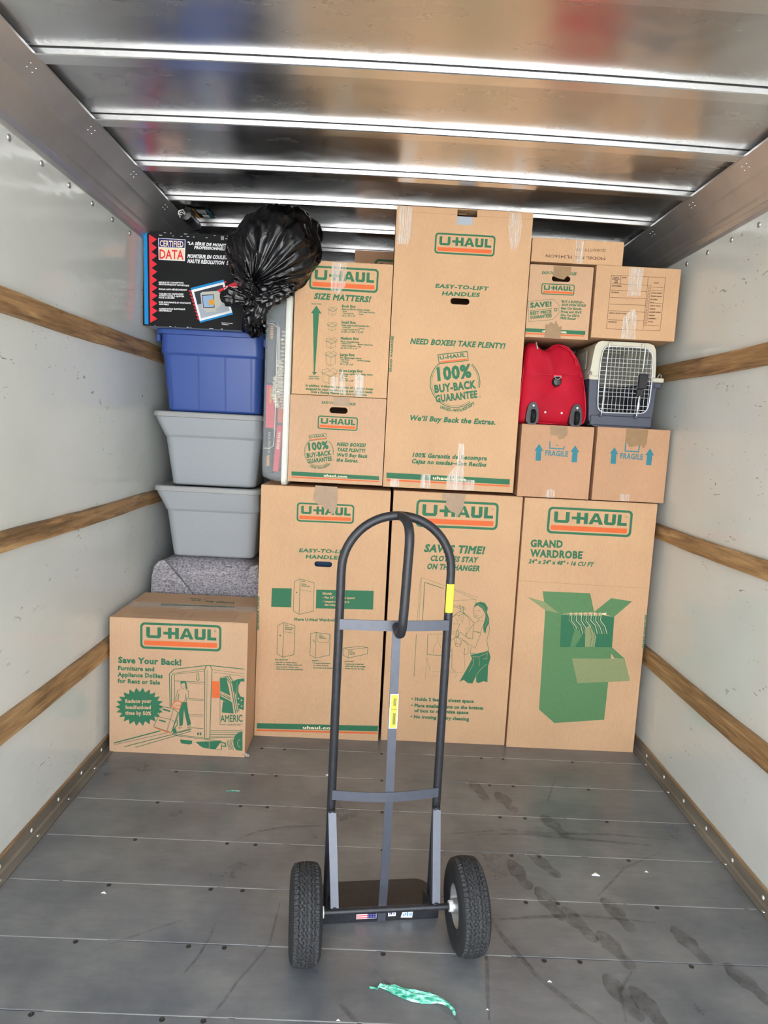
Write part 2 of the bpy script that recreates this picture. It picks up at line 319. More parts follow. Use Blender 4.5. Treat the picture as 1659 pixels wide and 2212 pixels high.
# wood slats on the walls
n_ = 1
for xw, sg in ((XL, 1), (XR, -1)):
    for zc, hh in ((1.835, .078), (1.090, .068), (0.478, .086)):
        q = MB(); a, b = sorted((xw, xw + sg * 0.019)); N = 60
        top = []; 
        for i in range(N):
            y = Y0 + (Y1 - Y0) * i / (N - 1); dz = 0.0022 * math.sin(y * 5 + zc * 9) + random.uniform(-.0012, .0012)
            top += [(a, y, zc - hh / 2 + dz), (b, y, zc - hh / 2 + dz + .003 * (1 if sg > 0 else 0)), (b, y, zc + hh / 2 + dz - .002), (a, y, zc + hh / 2 + dz)]
        q.add(top, [(4 * i + k, 4 * i + (k + 1) % 4, 4 * i + 4 + (k + 1) % 4, 4 * i + 4 + k) for i in range(N - 1) for k in range(4)] + [(0, 1, 2, 3), (4 * N - 4, 4 * N - 3, 4 * N - 2, 4 * N - 1)])
        tag(q.build('trim_%d' % n_, 'slat_wood'), kind='structure'); n_ += 1
# floor kick angles
for nm, xw, sg, xe in (('baseboard_left', XL, 1, FL0), ('baseboard_right', XR, -1, FL1)):
    k = thing(nm, kind='structure')
    pr = [(xw - sg * .02, -.012), (xe, -.012), (xe, .0012), (xw + sg * .016, .003), (xw + sg * .008, .008), (xw + sg * .004, .055), (xw - sg * .02, .055)]
    MB().prism([(p[0], p[1]) for p in pr], Y0, Y1).build('kick_angle', 'kick_metal', k)
    a, b = sorted((xw + sg * .004, xw + sg * .0085)); MB().box(a, b, Y0, Y1, .051, .059).build('top_lip', 'slat_wood', k)
    yy = [2.867 - .2032 * 4 + .2032 * j for j in range(12)] if sg > 0 else [3.043 - .1965 * 6 + .1965 * j for j in range(12)]
    rivets(k, [(xw + sg * .0055, y, .022) for y in yy], sg, .0075, 'rivet_white')
    yy = [2.745 - .2425 * 3 + .2425 * j for j in range(8)] if sg > 0 else [2.998 - .2443 * 5 + .2443 * j for j in range(9)]
    rivets(k, [((-1.148 if sg > 0 else 1.335), y, .0018) for y in yy], 0, .007, 'rivet_metal')
# ceiling: crowned aluminium sheet, hat bows, side rails
ce = thing('ceiling', kind='structure', loc=(0.09, 2.9, 2.535))
q = MB(); nx = 16; xs = [-1.20 + 2.59 * i / nx for i in range(nx + 1)]; yr = [Y0, 1.0, 2.0, 3.0, 4.5, Y1]
q.add([(x, y, 2.535 + cz(x)) for y in yr for x in xs], [(j * (nx + 1) + i, j * (nx + 1) + i + 1, (j + 1) * (nx + 1) + i + 1, (j + 1) * (nx + 1) + i) for j in range(len(yr) - 1) for i in range(nx)])
q.build('roof_sheet', 'aluminium_sheet', ce, 60)
MB().box(-1.27, 1.46, Y0, Y1, 2.66, 2.70).build('roof_light_block', 'white_plastic', ce)  # unseen slab above the ceiling, added to keep sunlight out
for k in range(-7, 10):
    yb = 2.075 + 0.409 * k
    if yb < Y0 + .05 or yb > Y1 - .1: continue
    q = MB(); prof = [(yb, .012), (yb, -.0185), (yb + .003, -.021), (yb + .053, -.021), (yb + .056, -.018), (yb + .056, .012)]
    vs = [(x, y, 2.535 + cz(x) + dz) for x in xs for y, dz in prof]; P = len(prof)
    q.add(vs, [(i * P + j, i * P + (j + 1) % P, (i + 1) * P + (j + 1) % P, (i + 1) * P + j) for i in range(nx) for j in range(P)])
    bw = q.build('roof_bow', 'bow_metal', ce, 30)
    q = MB(); q.add([(x, yb + dy, 2.535 + cz(x) + dz) for x in xs for dy, dz in ((-.0028, -.0002), (-.0028, -.0018), (-.0004, -.0018), (-.0004, -.0002))], [(i * 4 + j, i * 4 + (j + 1) % 4, i * 4 + 4 + (j + 1) % 4, i * 4 + 4 + j) for i in range(nx) for j in range(4)])
    sm = q.build('dark_groove_strip', 'seam_dark', ce); sm.parent = bw  # added dark strip stands in for the shaded groove between sheet and bow
n_ = 7
for xw, sg, xi in ((XL, 1, -1.035), (XR, -1, 1.232)):
    r_ = thing('trim_%d' % n_, kind='structure'); n_ += 1
    W = abs(xi - xw); f = lambda u, z: (xw + sg * W * u, z)
    pr = [f(-.35, ZT), f(0.03, ZT), f(0.05, 2.366), f(.16, 2.379), f(.20, 2.378), f(.27, 2.392), f(.30, 2.402), f(.58, 2.452), f(.62, 2.462), f(1.0, 2.514), f(1.0, 2.522), f(-.1, 2.60), f(-.35, 2.60)]
    MB().prism(pr, Y0, Y1).build('roof_rail', 'rail_metal', r_)
    pts = []
    for k in range(-1, 7):
        for du, dv in ((.80, .0), (.88, .0), (.80, .03), (.88, .03)):
            x, z = f(du, 2.4625 + (du - .62) / .38 * .0515 - .001); pts.append((x, 2.085 + .409 * k + dv, z))
    q = MB(local=True); q.lathe([(.0035, 0), (.003, -.0012), (.001, -.0016)], n=8); o = q.build('rivet', 'rivet_metal', r_); o.location = pts[0]; copies(o, r_, pts[1:])
# front bulkhead
MB().box(-1.27, 1.46, Y1 - .02, Y1 + .03, -.16, 2.70).build('wall_front', 'wall_liner'); COL.objects['wall_front']['kind'] = 'structure'
# sticker and small lamp up in the left corner
sk = MB(local=False); zz = 2.5345
st = MB().box(-.985, -.89, 3.47, 3.61, 2.533, 2.5348).build('warning_sticker', 'ink_black', ce, label='black sticker with a yellow and a teal stripe')
MB().box(-.983, -.966, 3.471, 3.609, 2.5318, 2.533).build('sticker_stripe', 'ink_amber', ce, label='yellow stripe')
MB().box(-.905, -.892, 3.471, 3.609, 2.5318, 2.533).build('sticker_stripe', 'ink_teal', ce, label='teal stripe')
q = MB()
for i in range(7): q.box(-.955 + i * .0065, -.952 + i * .0065, 3.48, 3.53 + (i * 37 % 3) * .007, 2.5322, 2.533)
q.box(-.945, -.912, 3.555, 3.60, 2.5322, 2.533); q.build('sticker_text', 'ink_white', ce, kind='stuff')
lp = thing('marker_lamp', 'small black cylindrical roof lamp with loose white wires in the left ceiling corner', 'lamp', loc=(-.985, 3.48, 2.52))
q = MB(); q.lathe([(.012, -.085), (.026, -.08), (.028, -.02)], 'Y', 16, Matrix.Translation((-.985, 3.49, 2.488))); q.build('end_cap', 'black_plastic', lp, 40)
q = MB(); q.lathe([(.024, -.02), (.026, .0), (.026, .07), (.024, .08)], 'Y', 16, Matrix.Translation((-.985, 3.49, 2.488))); q.build('lamp_body', 'grey_steel', lp, 40)
q = MB(); q.lathe([(.028, .08), (.029, .10), (.02, .115)], 'Y', 16, Matrix.Translation((-.985, 3.49, 2.488))); q.build('end_cap', 'black_plastic', lp, 40)
MB().box(-1.0, -.97, 3.45, 3.53, 2.51, 2.534, .002).build('bracket', 'black_plastic', lp)
q = MB(); q.tube([(-.985, 3.41, 2.49), (-.99, 3.38, 2.50), (-1.005, 3.37, 2.49), (-1.01, 3.375, 2.475), (-.995, 3.385, 2.478)], .003, 6); q.build('wire', 'white_plastic', lp, 60)
q = MB(); q.tube([(-.985, 3.41, 2.485), (-.998, 3.39, 2.492), (-1.012, 3.385, 2.48), (-1.005, 3.395, 2.468)], .0025, 6); q.build('wire', 'white_plastic', lp, 60)
PRINTS = {
 'low': [
  ['G',-1.0113,0.6074,0.0073,0.3584,0.1203],
  ['T', 'Save Your Back!', 'b', 'green', -1.1074, 0.416, 0.0043, 0.2802, 0.0293],
  ['T', 'Furniture and', 'b', 'green', -1.1082, 0.3826, 0.0112, 0.1613, 0.0207],
  ['T', 'Appliance Dollies', 'b', 'green', -1.1098, 0.3526, 0.0095, 0.2001, 0.0212],
  ['T', 'for Rent or Sale', 'b', 'green', -1.1097, 0.3237, -0.0005, 0.189, 0.0207],
  ['P','green',[(-0.903,0.2218),(-0.9248,0.2108),(-0.9071,0.1962),(-0.9316,0.1913),(-0.9197,0.1721),(-0.9449,0.1739),(-0.9397,0.1517),(-0.9636,0.1599),(-0.9656,0.1365),(-0.9862,0.1505),(-0.9952,0.1279),(-1.0108,0.1465),(-1.0261,0.1264),(-1.0355,0.1482),(-1.0558,0.1323),(-1.0582,0.1554),(-1.0818,0.145),(-1.077,0.1676),(-1.1021,0.1636),(-1.0905,0.1838),(-1.115,0.1864),(-1.0976,0.2026),(-1.1194,0.2116),(-1.0977,0.2226),(-1.1151,0.2372),(-1.0907,0.242),(-1.1024,0.261),(-1.0774,0.2593),(-1.0824,0.2813),(-1.0587,0.2732),(-1.0566,0.2963),(-1.0362,0.2825),(-1.0272,0.3049),(-1.0117,0.2865),(-0.9965,0.3063),(-0.9872,0.2848),(-0.967,0.3005),(-0.9646,0.2777),(-0.9411,0.288),(-0.9457,0.2656),(-0.9207,0.2696),(-0.9322,0.2495),(-0.9077,0.247),(-0.925,0.2307)]],
  ['T', 'Reduce your', 'b', 'card', -1.075, 0.232, 0.0469, 0.1173, 0.018],
  ['T', 'load/unload', 'b', 'card', -1.0732, 0.2032, 0.0355, 0.1128, 0.0184],
  ['T', 'time by 50%', 'b', 'card', -1.0752, 0.1765, 0.0197, 0.1166, 0.0184],
  ['L','green',0.0036,[(-0.8746,0.2172),(-0.88,0.3763),(-0.8595,0.3989),(-0.708,0.4242),(-0.5461,0.4139)]],
  ['L','green',0.0018,[(-0.8614,0.3808),(-0.7241,0.4054)]],
  ['L','green',0.0018,[(-0.857,0.3755),(-0.724,0.3964)]],
  ['L','green',0.0027,[(-0.8686,0.2243),(-0.8703,0.3677),(-0.8614,0.3808)]],
  ['L','green',0.0023,[(-0.8541,0.2548),(-0.857,0.3755)]],
  ['L','green',0.0032,[(-0.7178,0.0817),(-0.7228,0.4064),(-0.7174,0.4202),(-0.708,0.4251),(-0.697,0.4202),(-0.6911,0.4056),(-0.6949,0.0828),(-0.7178,0.0817)]],
  ['L','green',0.0014,[(-0.7095,0.0867),(-0.7128,0.4023)]],
  ['L','green',0.0023,[(-0.8544,0.3449),(-0.7239,0.3452)]],
  ['L','green',0.0014,[(-0.7978,0.3385),(-0.7259,0.336)]],
  ['L','green',0.0018,[(-0.7945,0.2667),(-0.7246,0.2645)]],
  ['L','green',0.0014,[(-0.7922,0.26),(-0.7245,0.2586)]],
  ['L','green',0.0018,[(-0.7955,0.192),(-0.7255,0.1921)]],
  ['L','green',0.0014,[(-0.791,0.1853),(-0.7275,0.1837)]],
  ['L','green',0.0027,[(-0.7572,0.3866),(-0.758,0.3549),(-0.7523,0.352),(-0.7471,0.3554),(-0.7507,0.3869)]],
  ['L','green',0.0023,[(-0.7858,0.1294),(-0.7243,0.1277)]],
  ['L','green',0.0023,[(-0.8533,0.0939),(-0.7213,0.0839)]],
  ['L','green',0.0023,[(-0.8555,0.0891),(-0.7212,0.0778),(-0.6397,0.0724)]],
  ['L','green',0.0014,[(-0.6911,0.4056),(-0.5465,0.3921)]],
  ['L','green',0.0014,[(-0.6835,0.3938),(-0.5462,0.3808)]],
  ['L','green',0.0023,[(-0.6934,0.119),(-0.5485,0.1267)]],
  ['L','green',0.0014,[(-0.6932,0.1097),(-0.5492,0.1183)]],
  ['L','green',0.0023,[(-0.6931,0.1014),(-0.5657,0.1083)]],
  ['L','green',0.0014,[(-0.6929,0.0921),(-0.5786,0.0998)]],
  ['L','green',0.0023,[(-0.6927,0.0852),(-0.5851,0.0926)]],
  ['L','green',0.0018,[(-0.6513,0.2085),(-0.6501,0.1496),(-0.6216,0.151)]],
  ['L','green',0.0018,[(-0.6513,0.2085),(-0.6547,0.3689),(-0.6201,0.3796)]],
  ['L','green',0.0023,[(-0.5515,0.1579),(-0.5471,0.1582)]],
  ['L','green',0.005,[(-1.1265,0.0403),(-0.9171,0.1085)]],
  ['L','green',0.0018,[(-1.1251,0.032),(-0.8776,0.1029)]],
  ['L','green',0.0032,[(-1.079,0.0254),(-0.7791,0.1205)]],
  ['L','green',0.0027,[(-1.0284,0.0245),(-0.7776,0.1132)]],
  ['L','green',0.0032,[(-0.8644,0.098),(-0.7791,0.1251)]],
  ['L','green',0.0054,[(-0.6404,0.0668),(-0.624,0.0629),(-0.6224,0.049),(-0.6392,0.0492)]],
  ['P','orange',[(-0.69,0.3513),(-0.6566,0.3529),(-0.6549,0.2747),(-0.6885,0.274)]],
  ['P','green',[(-0.6538,0.3667),(-0.6265,0.3725),(-0.6097,0.3028),(-0.6047,0.2757),(-0.6511,0.3009)]],
  ['P','green',[(-0.6393,0.2603),(-0.5977,0.2577),(-0.5899,0.2054),(-0.6434,0.2075)]],
  ['P','green',[(-0.6523,0.294),(-0.6046,0.2734),(-0.6019,0.2507),(-0.6517,0.2689)]],
  ['L','card',0.0054,[(-0.6516,0.3054),(-0.6027,0.2826)]],
  ['L','card',0.0045,[(-0.6512,0.2872),(-0.6022,0.2644)]],
  ['L','green',0.0036,[(-0.6323,0.3767),(-0.6071,0.3439),(-0.5803,0.2058)]],
  ['L','green',0.0036,[(-0.6227,0.379),(-0.5984,0.3443),(-0.5734,0.2117)]],
  ['L','green',0.0036,[(-0.6132,0.3813),(-0.5897,0.3447),(-0.5666,0.2175)]],
  ['P','green',[(-0.6021,0.3532),(-0.5785,0.3657),(-0.5787,0.2861),(-0.5926,0.3173)]],
  ['P','green',[(-0.5785,0.3657),(-0.5459,0.3718),(-0.5455,0.3559),(-0.5608,0.3575),(-0.5712,0.3365),(-0.5714,0.3092),(-0.5613,0.2869),(-0.5446,0.2831),(-0.5457,0.2235),(-0.5664,0.2294),(-0.5764,0.2816)]],
  ['P','card',[(-0.5672,0.2775),(-0.5681,0.2748),(-0.5706,0.2737),(-0.5731,0.2746),(-0.5741,0.2771),(-0.5732,0.2798),(-0.5707,0.281),(-0.5682,0.28)]],
  ['P','card',[(-0.553,0.269),(-0.5539,0.2664),(-0.5564,0.2652),(-0.5589,0.2661),(-0.5599,0.2687),(-0.559,0.2713),(-0.5565,0.2725),(-0.554,0.2715)]],
  ['P','card',[(-0.5647,0.2501),(-0.5657,0.2475),(-0.5681,0.2463),(-0.5706,0.2473),(-0.5717,0.2498),(-0.5708,0.2524),(-0.5683,0.2536),(-0.5658,0.2527)]],
  ['P','card',[(-0.5514,0.2416),(-0.5524,0.239),(-0.5548,0.2378),(-0.5573,0.2387),(-0.5584,0.2413),(-0.5574,0.2439),(-0.555,0.2451),(-0.5525,0.2442)]],
  ['T', 'AMERIC', 's', 'green', -0.6482, 0.1626, 0.0562, 0.0997, 0.0359],
  ['T', 'UNITED WE STAND', 'r', 'green', -0.6162, 0.1475, 0.0479, 0.0606, 0.0092],
  ['P','green',[(-0.7441,0.1022),(-0.7443,0.0994),(-0.7451,0.097),(-0.7464,0.0953),(-0.7479,0.0947),(-0.7494,0.0951),(-0.7507,0.0967),(-0.7516,0.0991),(-0.752,0.1019),(-0.7517,0.1047),(-0.7509,0.1072),(-0.7496,0.1088),(-0.7481,0.1095),(-0.7466,0.109),(-0.7453,0.1074),(-0.7444,0.1051)]],
  ['P','green',[(-0.7326,0.1028),(-0.7329,0.0999),(-0.7337,0.0975),(-0.735,0.0958),(-0.7365,0.0952),(-0.738,0.0957),(-0.7393,0.0972),(-0.7402,0.0996),(-0.7405,0.1024),(-0.7403,0.1053),(-0.7395,0.1077),(-0.7382,0.1094),(-0.7367,0.11),(-0.7352,0.1095),(-0.7339,0.108),(-0.733,0.1056)]],
  ['P','green',[(-0.8289,0.0719),(-0.7738,0.0689),(-0.7736,0.055),(-0.7845,0.0498),(-0.8233,0.0536)]],
  ['P','green',[(-0.7584,0.0636),(-0.6419,0.0737),(-0.6388,0.032),(-0.6829,0.0322),(-0.7227,0.0374),(-0.7382,0.0459)]],
  ['P','card',[(-0.6675,0.033),(-0.6448,0.0666),(-0.6424,0.0341)]],
  ['L','card',0.0014,[(-0.6968,0.0688),(-0.6962,0.034)]],
  ['P','green',[(-0.5484,0.123),(-0.5659,0.1175),(-0.5809,0.102),(-0.5892,0.0785),(-0.5863,0.0507),(-0.5735,0.0327),(-0.5461,0.0303)]],
  ['L','card',0.0018,[(-0.5553,0.0475),(-0.5583,0.0478),(-0.5611,0.0491),(-0.5637,0.0512),(-0.5659,0.054),(-0.5675,0.0575),(-0.5686,0.0614),(-0.569,0.0655),(-0.5688,0.0696),(-0.5679,0.0736),(-0.5664,0.0772),(-0.5644,0.0802),(-0.5619,0.0825),(-0.5592,0.084),(-0.5563,0.0846)]],
  ['L','green',0.0023,[(-0.5937,0.0852),(-0.5953,0.0596),(-0.5859,0.0344)]],
  ['L','green',0.0023,[(-0.6007,0.0826),(-0.6015,0.0593),(-0.5921,0.0342)]],
  ['L','green',0.0023,[(-0.6077,0.0799),(-0.6077,0.059),(-0.5983,0.0339)]],
  ['L','green',0.0023,[(-0.6147,0.0773),(-0.6138,0.0587),(-0.6044,0.0336)]],
  ['P','green',[(-0.8304,0.3356),(-0.8261,0.3448),(-0.8131,0.3477),(-0.803,0.3414),(-0.8011,0.3256),(-0.7974,0.3121),(-0.8052,0.3095),(-0.8084,0.3253),(-0.8108,0.3365),(-0.8217,0.3373),(-0.8272,0.3289)]],
  ['P','card',[(-0.8273,0.3371),(-0.8099,0.3379),(-0.8097,0.3207),(-0.817,0.3112),(-0.8257,0.3144)]],
  ['L','green',0.0014,[(-0.8272,0.3289),(-0.8262,0.3162),(-0.8182,0.3102),(-0.8105,0.3183)]],
  ['P','green',[(-0.8304,0.3378),(-0.8274,0.3448),(-0.8131,0.3477),(-0.8039,0.3427),(-0.8055,0.3322),(-0.813,0.3387),(-0.826,0.3335)]],
  ['L','green',0.0018,[(-0.8287,0.3084),(-0.8429,0.3009),(-0.8469,0.2734),(-0.8598,0.2545),(-0.8553,0.2478),(-0.8424,0.2644),(-0.8362,0.2875)]],
  ['L','green',0.0018,[(-0.8104,0.3079),(-0.7937,0.3009),(-0.7924,0.2759),(-0.8009,0.2573),(-0.816,0.2474),(-0.8054,0.2662),(-0.8049,0.289)]],
  ['L','green',0.0018,[(-0.8362,0.2875),(-0.8379,0.2509)]],
  ['L','green',0.0018,[(-0.8049,0.289),(-0.8025,0.2503)]],
  ['P','green',[(-0.8261,0.2479),(-0.7999,0.2491),(-0.7935,0.2027),(-0.7795,0.1472),(-0.7947,0.1359),(-0.8087,0.1928),(-0.8125,0.2155),(-0.8175,0.1394),(-0.8319,0.1342),(-0.8348,0.1869)]],
  ['L','green',0.0023,[(-0.8319,0.1318),(-0.834,0.1248),(-0.8174,0.1279)]],
  ['L','green',0.0023,[(-0.7946,0.1336),(-0.7923,0.1268),(-0.7794,0.1412)]],
  ['L','green',0.0023,[(-0.9096,0.2224),(-0.8593,0.2156),(-0.8394,0.1982),(-0.8679,0.1024),(-0.9471,0.1264),(-0.9096,0.2224)]],
  ['L','green',0.0018,[(-0.8593,0.2156),(-0.8886,0.1061)]],
  ['L','green',0.0018,[(-0.9275,0.1743),(-0.8718,0.1645),(-0.8528,0.1539)]],
  ['L','green',0.0072,[(-0.9073,0.2111),(-0.8735,0.2026)]],
  ['L','green',0.0063,[(-0.9242,0.1598),(-0.8935,0.152)]],
  ['L','orange',0.0041,[(-0.8597,0.2453),(-0.8445,0.2529),(-0.8248,0.2493),(-0.8216,0.2403),(-0.833,0.21)]],
  ['L','orange',0.0041,[(-0.8597,0.2453),(-0.8668,0.2244),(-0.8352,0.2122)]],
  ['L','orange',0.0027,[(-0.8529,0.2319),(-0.8258,0.2309)]],
  ['L','orange',0.0036,[(-0.9436,0.1229),(-0.8886,0.1038),(-0.8679,0.1015)]],
  ['L','green',0.0027,[(-0.8216,0.238),(-0.8497,0.1541),(-0.8645,0.1072)]],
  ['P','green',[(-0.8637,0.1188),(-0.8493,0.1241),(-0.8425,0.1083),(-0.8578,0.0983)]],
  ['L','green',0.0036,[(-0.8433,0.1659),(-0.8408,0.1407),(-0.8559,0.1215)]],
  ['L','green',0.0009,[(-0.6782,0.5848),(-0.6789,0.5824),(-0.6808,0.5808),(-0.6832,0.5807),(-0.6852,0.5821),(-0.686,0.5844),(-0.6853,0.5868),(-0.6834,0.5883),(-0.681,0.5885),(-0.679,0.5871),(-0.6782,0.5848)]],
 ],
 'low_top': [
  ['P','green',[(-0.9991,3.1558),(-0.6527,3.1647),(-0.6506,3.1417),(-0.9932,3.1242)]],
  ['T', 'U-Haul App', 'b', 'green', -0.6667, 3.2398, 3.1196, 0.1456, 0.0301],
  ['L','green',0.0017,[(-0.8299,3.2094),(-0.8191,3.2981),(-0.7684,3.2901)]],
  ['L','green',0.0017,[(-0.8072,3.195),(-0.77,3.2075)]],
  ['L','dark',0.0013,[(-1.0849,2.9922),(-1.0337,3.0297),(-0.9459,3.0284),(-0.8423,3.0298),(-0.8461,2.9253),(-1.0486,2.916)]],
  ['L','dark',0.0013,[(-0.8097,2.9268),(-0.8058,3.0245),(-0.6051,3.0344),(-0.6113,2.9336)]],
  ['L','dark',0.0009,[(-1.0447,2.9909),(-0.8462,3.0058)]],
  ['L','dark',0.0009,[(-0.8057,2.9997),(-0.6057,3.0112)]],
  ['L','dark',0.0009,[(-1.0467,2.9692),(-0.8454,2.9846)]],
  ['L','dark',0.0009,[(-0.8069,2.9782),(-0.6075,2.9898)]],
  ['L','dark',0.0009,[(-1.0487,2.9478),(-0.8447,2.9637)]],
  ['L','dark',0.0009,[(-0.8081,2.9571),(-0.6092,2.9686)]],
  ['L','dark',0.0013,[(-1.0738,2.9858),(-0.9841,2.9818),(-0.9169,3.0217),(-0.8438,2.993)]],
  ['T', 'SHOP AND SAVE', 'b', 'green', -0.8379, 3.2768, 3.0675, 0.0595, 0.0174],
  ['T', 'ANY TIME', 'b', 'green', -0.8348, 3.2465, 3.0692, 0.0442, 0.017],
 ],
 'wardrobe_a': [
  ['G',-0.3647,1.1486,0.006,0.2675,0.0902],
  ['T', 'EASY-TO-LIFT', 'wi', 'green', -0.3477, 0.9138, 0.0156, 0.2433, 0.0185],
  ['T', 'HANDLES', 'wi', 'green', -0.3156, 0.8846, 0.0169, 0.1713, 0.0189],
  ['P','green',[(-0.4693,0.7354),(-0.3757,0.7378),(-0.3747,0.646),(-0.4695,0.6445)]],
  ['P','green',[(-0.2592,0.7383),(0.0124,0.745),(0.0134,0.6539),(-0.2583,0.6473)]],
  ['L','green',0.0021,[(-0.3642,0.7707),(-0.3369,0.7871),(-0.2701,0.7688),(-0.27,0.6324),(-0.3363,0.6139),(-0.3644,0.63),(-0.3642,0.7707)]],
  ['L','green',0.0021,[(-0.3369,0.7871),(-0.3363,0.6139)]],
  ['L','green',0.0012,[(-0.3342,0.7334),(-0.2718,0.7256)]],
  ['T', 'U-HAUL', 'b', 'green', -0.3327, 0.7744, -0.1676, 0.0198, 0.0052],
  ['T', 'GRAND', 'bi', 'green', -0.3322, 0.7594, -0.0707, 0.0255, 0.006],
  ['T', 'WARDROBE', 'bi', 'green', -0.3319, 0.7507, -0.0882, 0.0409, 0.0062],
  ['P','green',[(-0.3489,0.7201),(-0.3492,0.7188),(-0.3498,0.7176),(-0.3509,0.7168),(-0.3522,0.7165),(-0.3535,0.7167),(-0.3546,0.7174),(-0.3554,0.7185),(-0.3557,0.7198),(-0.3555,0.7211),(-0.3548,0.7223),(-0.3537,0.7231),(-0.3524,0.7234),(-0.3511,0.7232),(-0.35,0.7225),(-0.3492,0.7214)]],
  ['T', 'GRAND', 'b', 'card', -0.23, 0.7155, 0.0109, 0.0457, 0.0103],
  ['T', '• Fits 24" of closet space!', 'b', 'card', -0.2284, 0.6965, 0.0315, 0.1523, 0.0103],
  ['T', '• Largest wardrobe in', 'b', 'card', -0.2277, 0.6779, 0.0244, 0.127, 0.0103],
  ['T', 'the industry', 'b', 'card', -0.2169, 0.6619, 0.0182, 0.0716, 0.0103],
  ['T', 'GRAND WARDROBE', 'b', 'green', -0.5352, 0.692, -1.558, 0.1641, 0.0097],
  ['T', 'More U-Haul Wardrobe Boxes:', 'b', 'green', -0.3573, 0.5817, 0.0284, 0.2676, 0.0146],
  ['L','green',0.0021,[(-0.4358,0.5547),(-0.4079,0.5705),(-0.3539,0.5578),(-0.3541,0.4147),(-0.4075,0.3998),(-0.4353,0.4162),(-0.4358,0.5547)]],
  ['L','green',0.0021,[(-0.4079,0.5705),(-0.4075,0.3998)]],
  ['L','green',0.0012,[(-0.4055,0.5246),(-0.3556,0.5213)]],
  ['T', 'U-HAUL', 'b', 'green', -0.4032, 0.5567, -0.0947, 0.018, 0.0053],
  ['T', 'SPACE-SAVER', 'bi', 'green', -0.4028, 0.5454, -0.0734, 0.0436, 0.006],
  ['T', 'WARDROBE', 'bi', 'green', -0.4025, 0.5366, -0.0753, 0.0359, 0.0062],
  ['P','green',[(-0.419,0.5064),(-0.4192,0.5049),(-0.42,0.5036),(-0.4212,0.5027),(-0.4227,0.5023),(-0.4241,0.5025),(-0.4254,0.5033),(-0.4263,0.5045),(-0.4266,0.506),(-0.4264,0.5076),(-0.4256,0.5089),(-0.4244,0.5098),(-0.4229,0.5102),(-0.4215,0.5099),(-0.4202,0.5091),(-0.4193,0.5079)]],
  ['L','green',0.0021,[(-0.2778,0.5229),(-0.2517,0.5298),(-0.1841,0.523),(-0.1842,0.4207),(-0.2506,0.4029),(-0.2773,0.4171),(-0.2778,0.5229)]],
  ['L','green',0.0021,[(-0.2517,0.5298),(-0.2506,0.4029)]],
  ['L','green',0.0012,[(-0.2459,0.5235),(-0.2413,0.4828),(-0.191,0.4835),(-0.1868,0.5176)]],
  ['T', 'U-HAUL', 'b', 'green', -0.2392, 0.5172, -0.0555, 0.0162, 0.0048],
  ['T', 'SHORTY', 'bi', 'green', -0.2389, 0.5085, -0.0604, 0.0248, 0.0057],
  ['T', 'WARDROBE', 'bi', 'green', -0.2386, 0.5006, -0.0293, 0.0341, 0.0057],
  ['P','green',[(-0.2613,0.4911),(-0.2614,0.4901),(-0.2619,0.4892),(-0.2627,0.4886),(-0.2637,0.4884),(-0.2647,0.4885),(-0.2655,0.4891),(-0.2661,0.4899),(-0.2664,0.4909),(-0.2662,0.4919),(-0.2657,0.4928),(-0.2649,0.4934),(-0.2639,0.4936),(-0.2629,0.4935),(-0.2621,0.493),(-0.2615,0.4921)]],
  ['L','green',0.0021,[(-0.2594,0.4877),(-0.2557,0.4791)]],
  ['L','green',0.0021,[(-0.1204,0.4591),(-0.0397,0.4705),(-0.0023,0.467),(-0.003,0.436),(-0.0926,0.4109),(-0.1193,0.4246),(-0.1204,0.4591)]],
  ['L','green',0.0017,[(-0.1204,0.4591),(-0.0935,0.4515),(-0.0023,0.467)]],
  ['L','green',0.0017,[(-0.0935,0.4515),(-0.0926,0.4109)]],
  ['T', 'U-HAUL', 'b', 'green', -0.0889, 0.4434, 0.1698, 0.0142, 0.0044],
  ['T', 'LAYDOWN', 'bi', 'green', -0.0885, 0.4345, 0.1558, 0.0245, 0.0057],
  ['T', 'WARDROBE', 'bi', 'green', -0.0881, 0.4261, 0.1757, 0.028, 0.0059],
  ['T', 'SPACE-SAVER', 'b', 'green', -0.4445, 0.3825, 0.0344, 0.064, 0.0066],
  ['T', '• Fits 18" of closet space.', 'b', 'green', -0.4441, 0.3697, 0.0309, 0.1069, 0.0066],
  ['T', '• Perfect for dresses, pants and', 'b', 'green', -0.4438, 0.3595, 0.0234, 0.1283, 0.0066],
  ['T', 'even good for dining room', 'b', 'green', -0.4375, 0.3478, 0.0268, 0.1083, 0.0066],
  ['T', 'chairs and sporting equipment.', 'b', 'green', -0.4371, 0.3371, 0.0239, 0.1297, 0.0068],
  ['T', 'SHORTY', 'b', 'green', -0.2663, 0.3862, 0.0225, 0.0355, 0.0066],
  ['T', '• Compact-Stackable', 'b', 'green', -0.2658, 0.3746, 0.0228, 0.0877, 0.0068],
  ['T', 'for shirts, blouses,', 'b', 'green', -0.2599, 0.3634, 0.0231, 0.0737, 0.0066],
  ['T', 'sportcoats and jackets.', 'b', 'green', -0.2594, 0.3518, 0.0242, 0.0951, 0.0068],
  ['T', 'LAYDOWN', 'b', 'green', -0.1135, 0.3899, 0.0287, 0.0453, 0.0066],
  ['T', '• Clothes lay in the box', 'b', 'green', -0.113, 0.3775, 0.0293, 0.0955, 0.0066],
  ['T', 'while still on the hanger.', 'b', 'green', -0.1066, 0.3671, 0.0217, 0.1012, 0.0068],
  ['T', '• Under the bed storage.', 'b', 'green', -0.112, 0.3553, 0.0203, 0.0986, 0.0066],
  ['P','green',[(-0.5212,0.0641),(0.067,0.0772),(0.0653,0.0494),(-0.5213,0.0368)]],
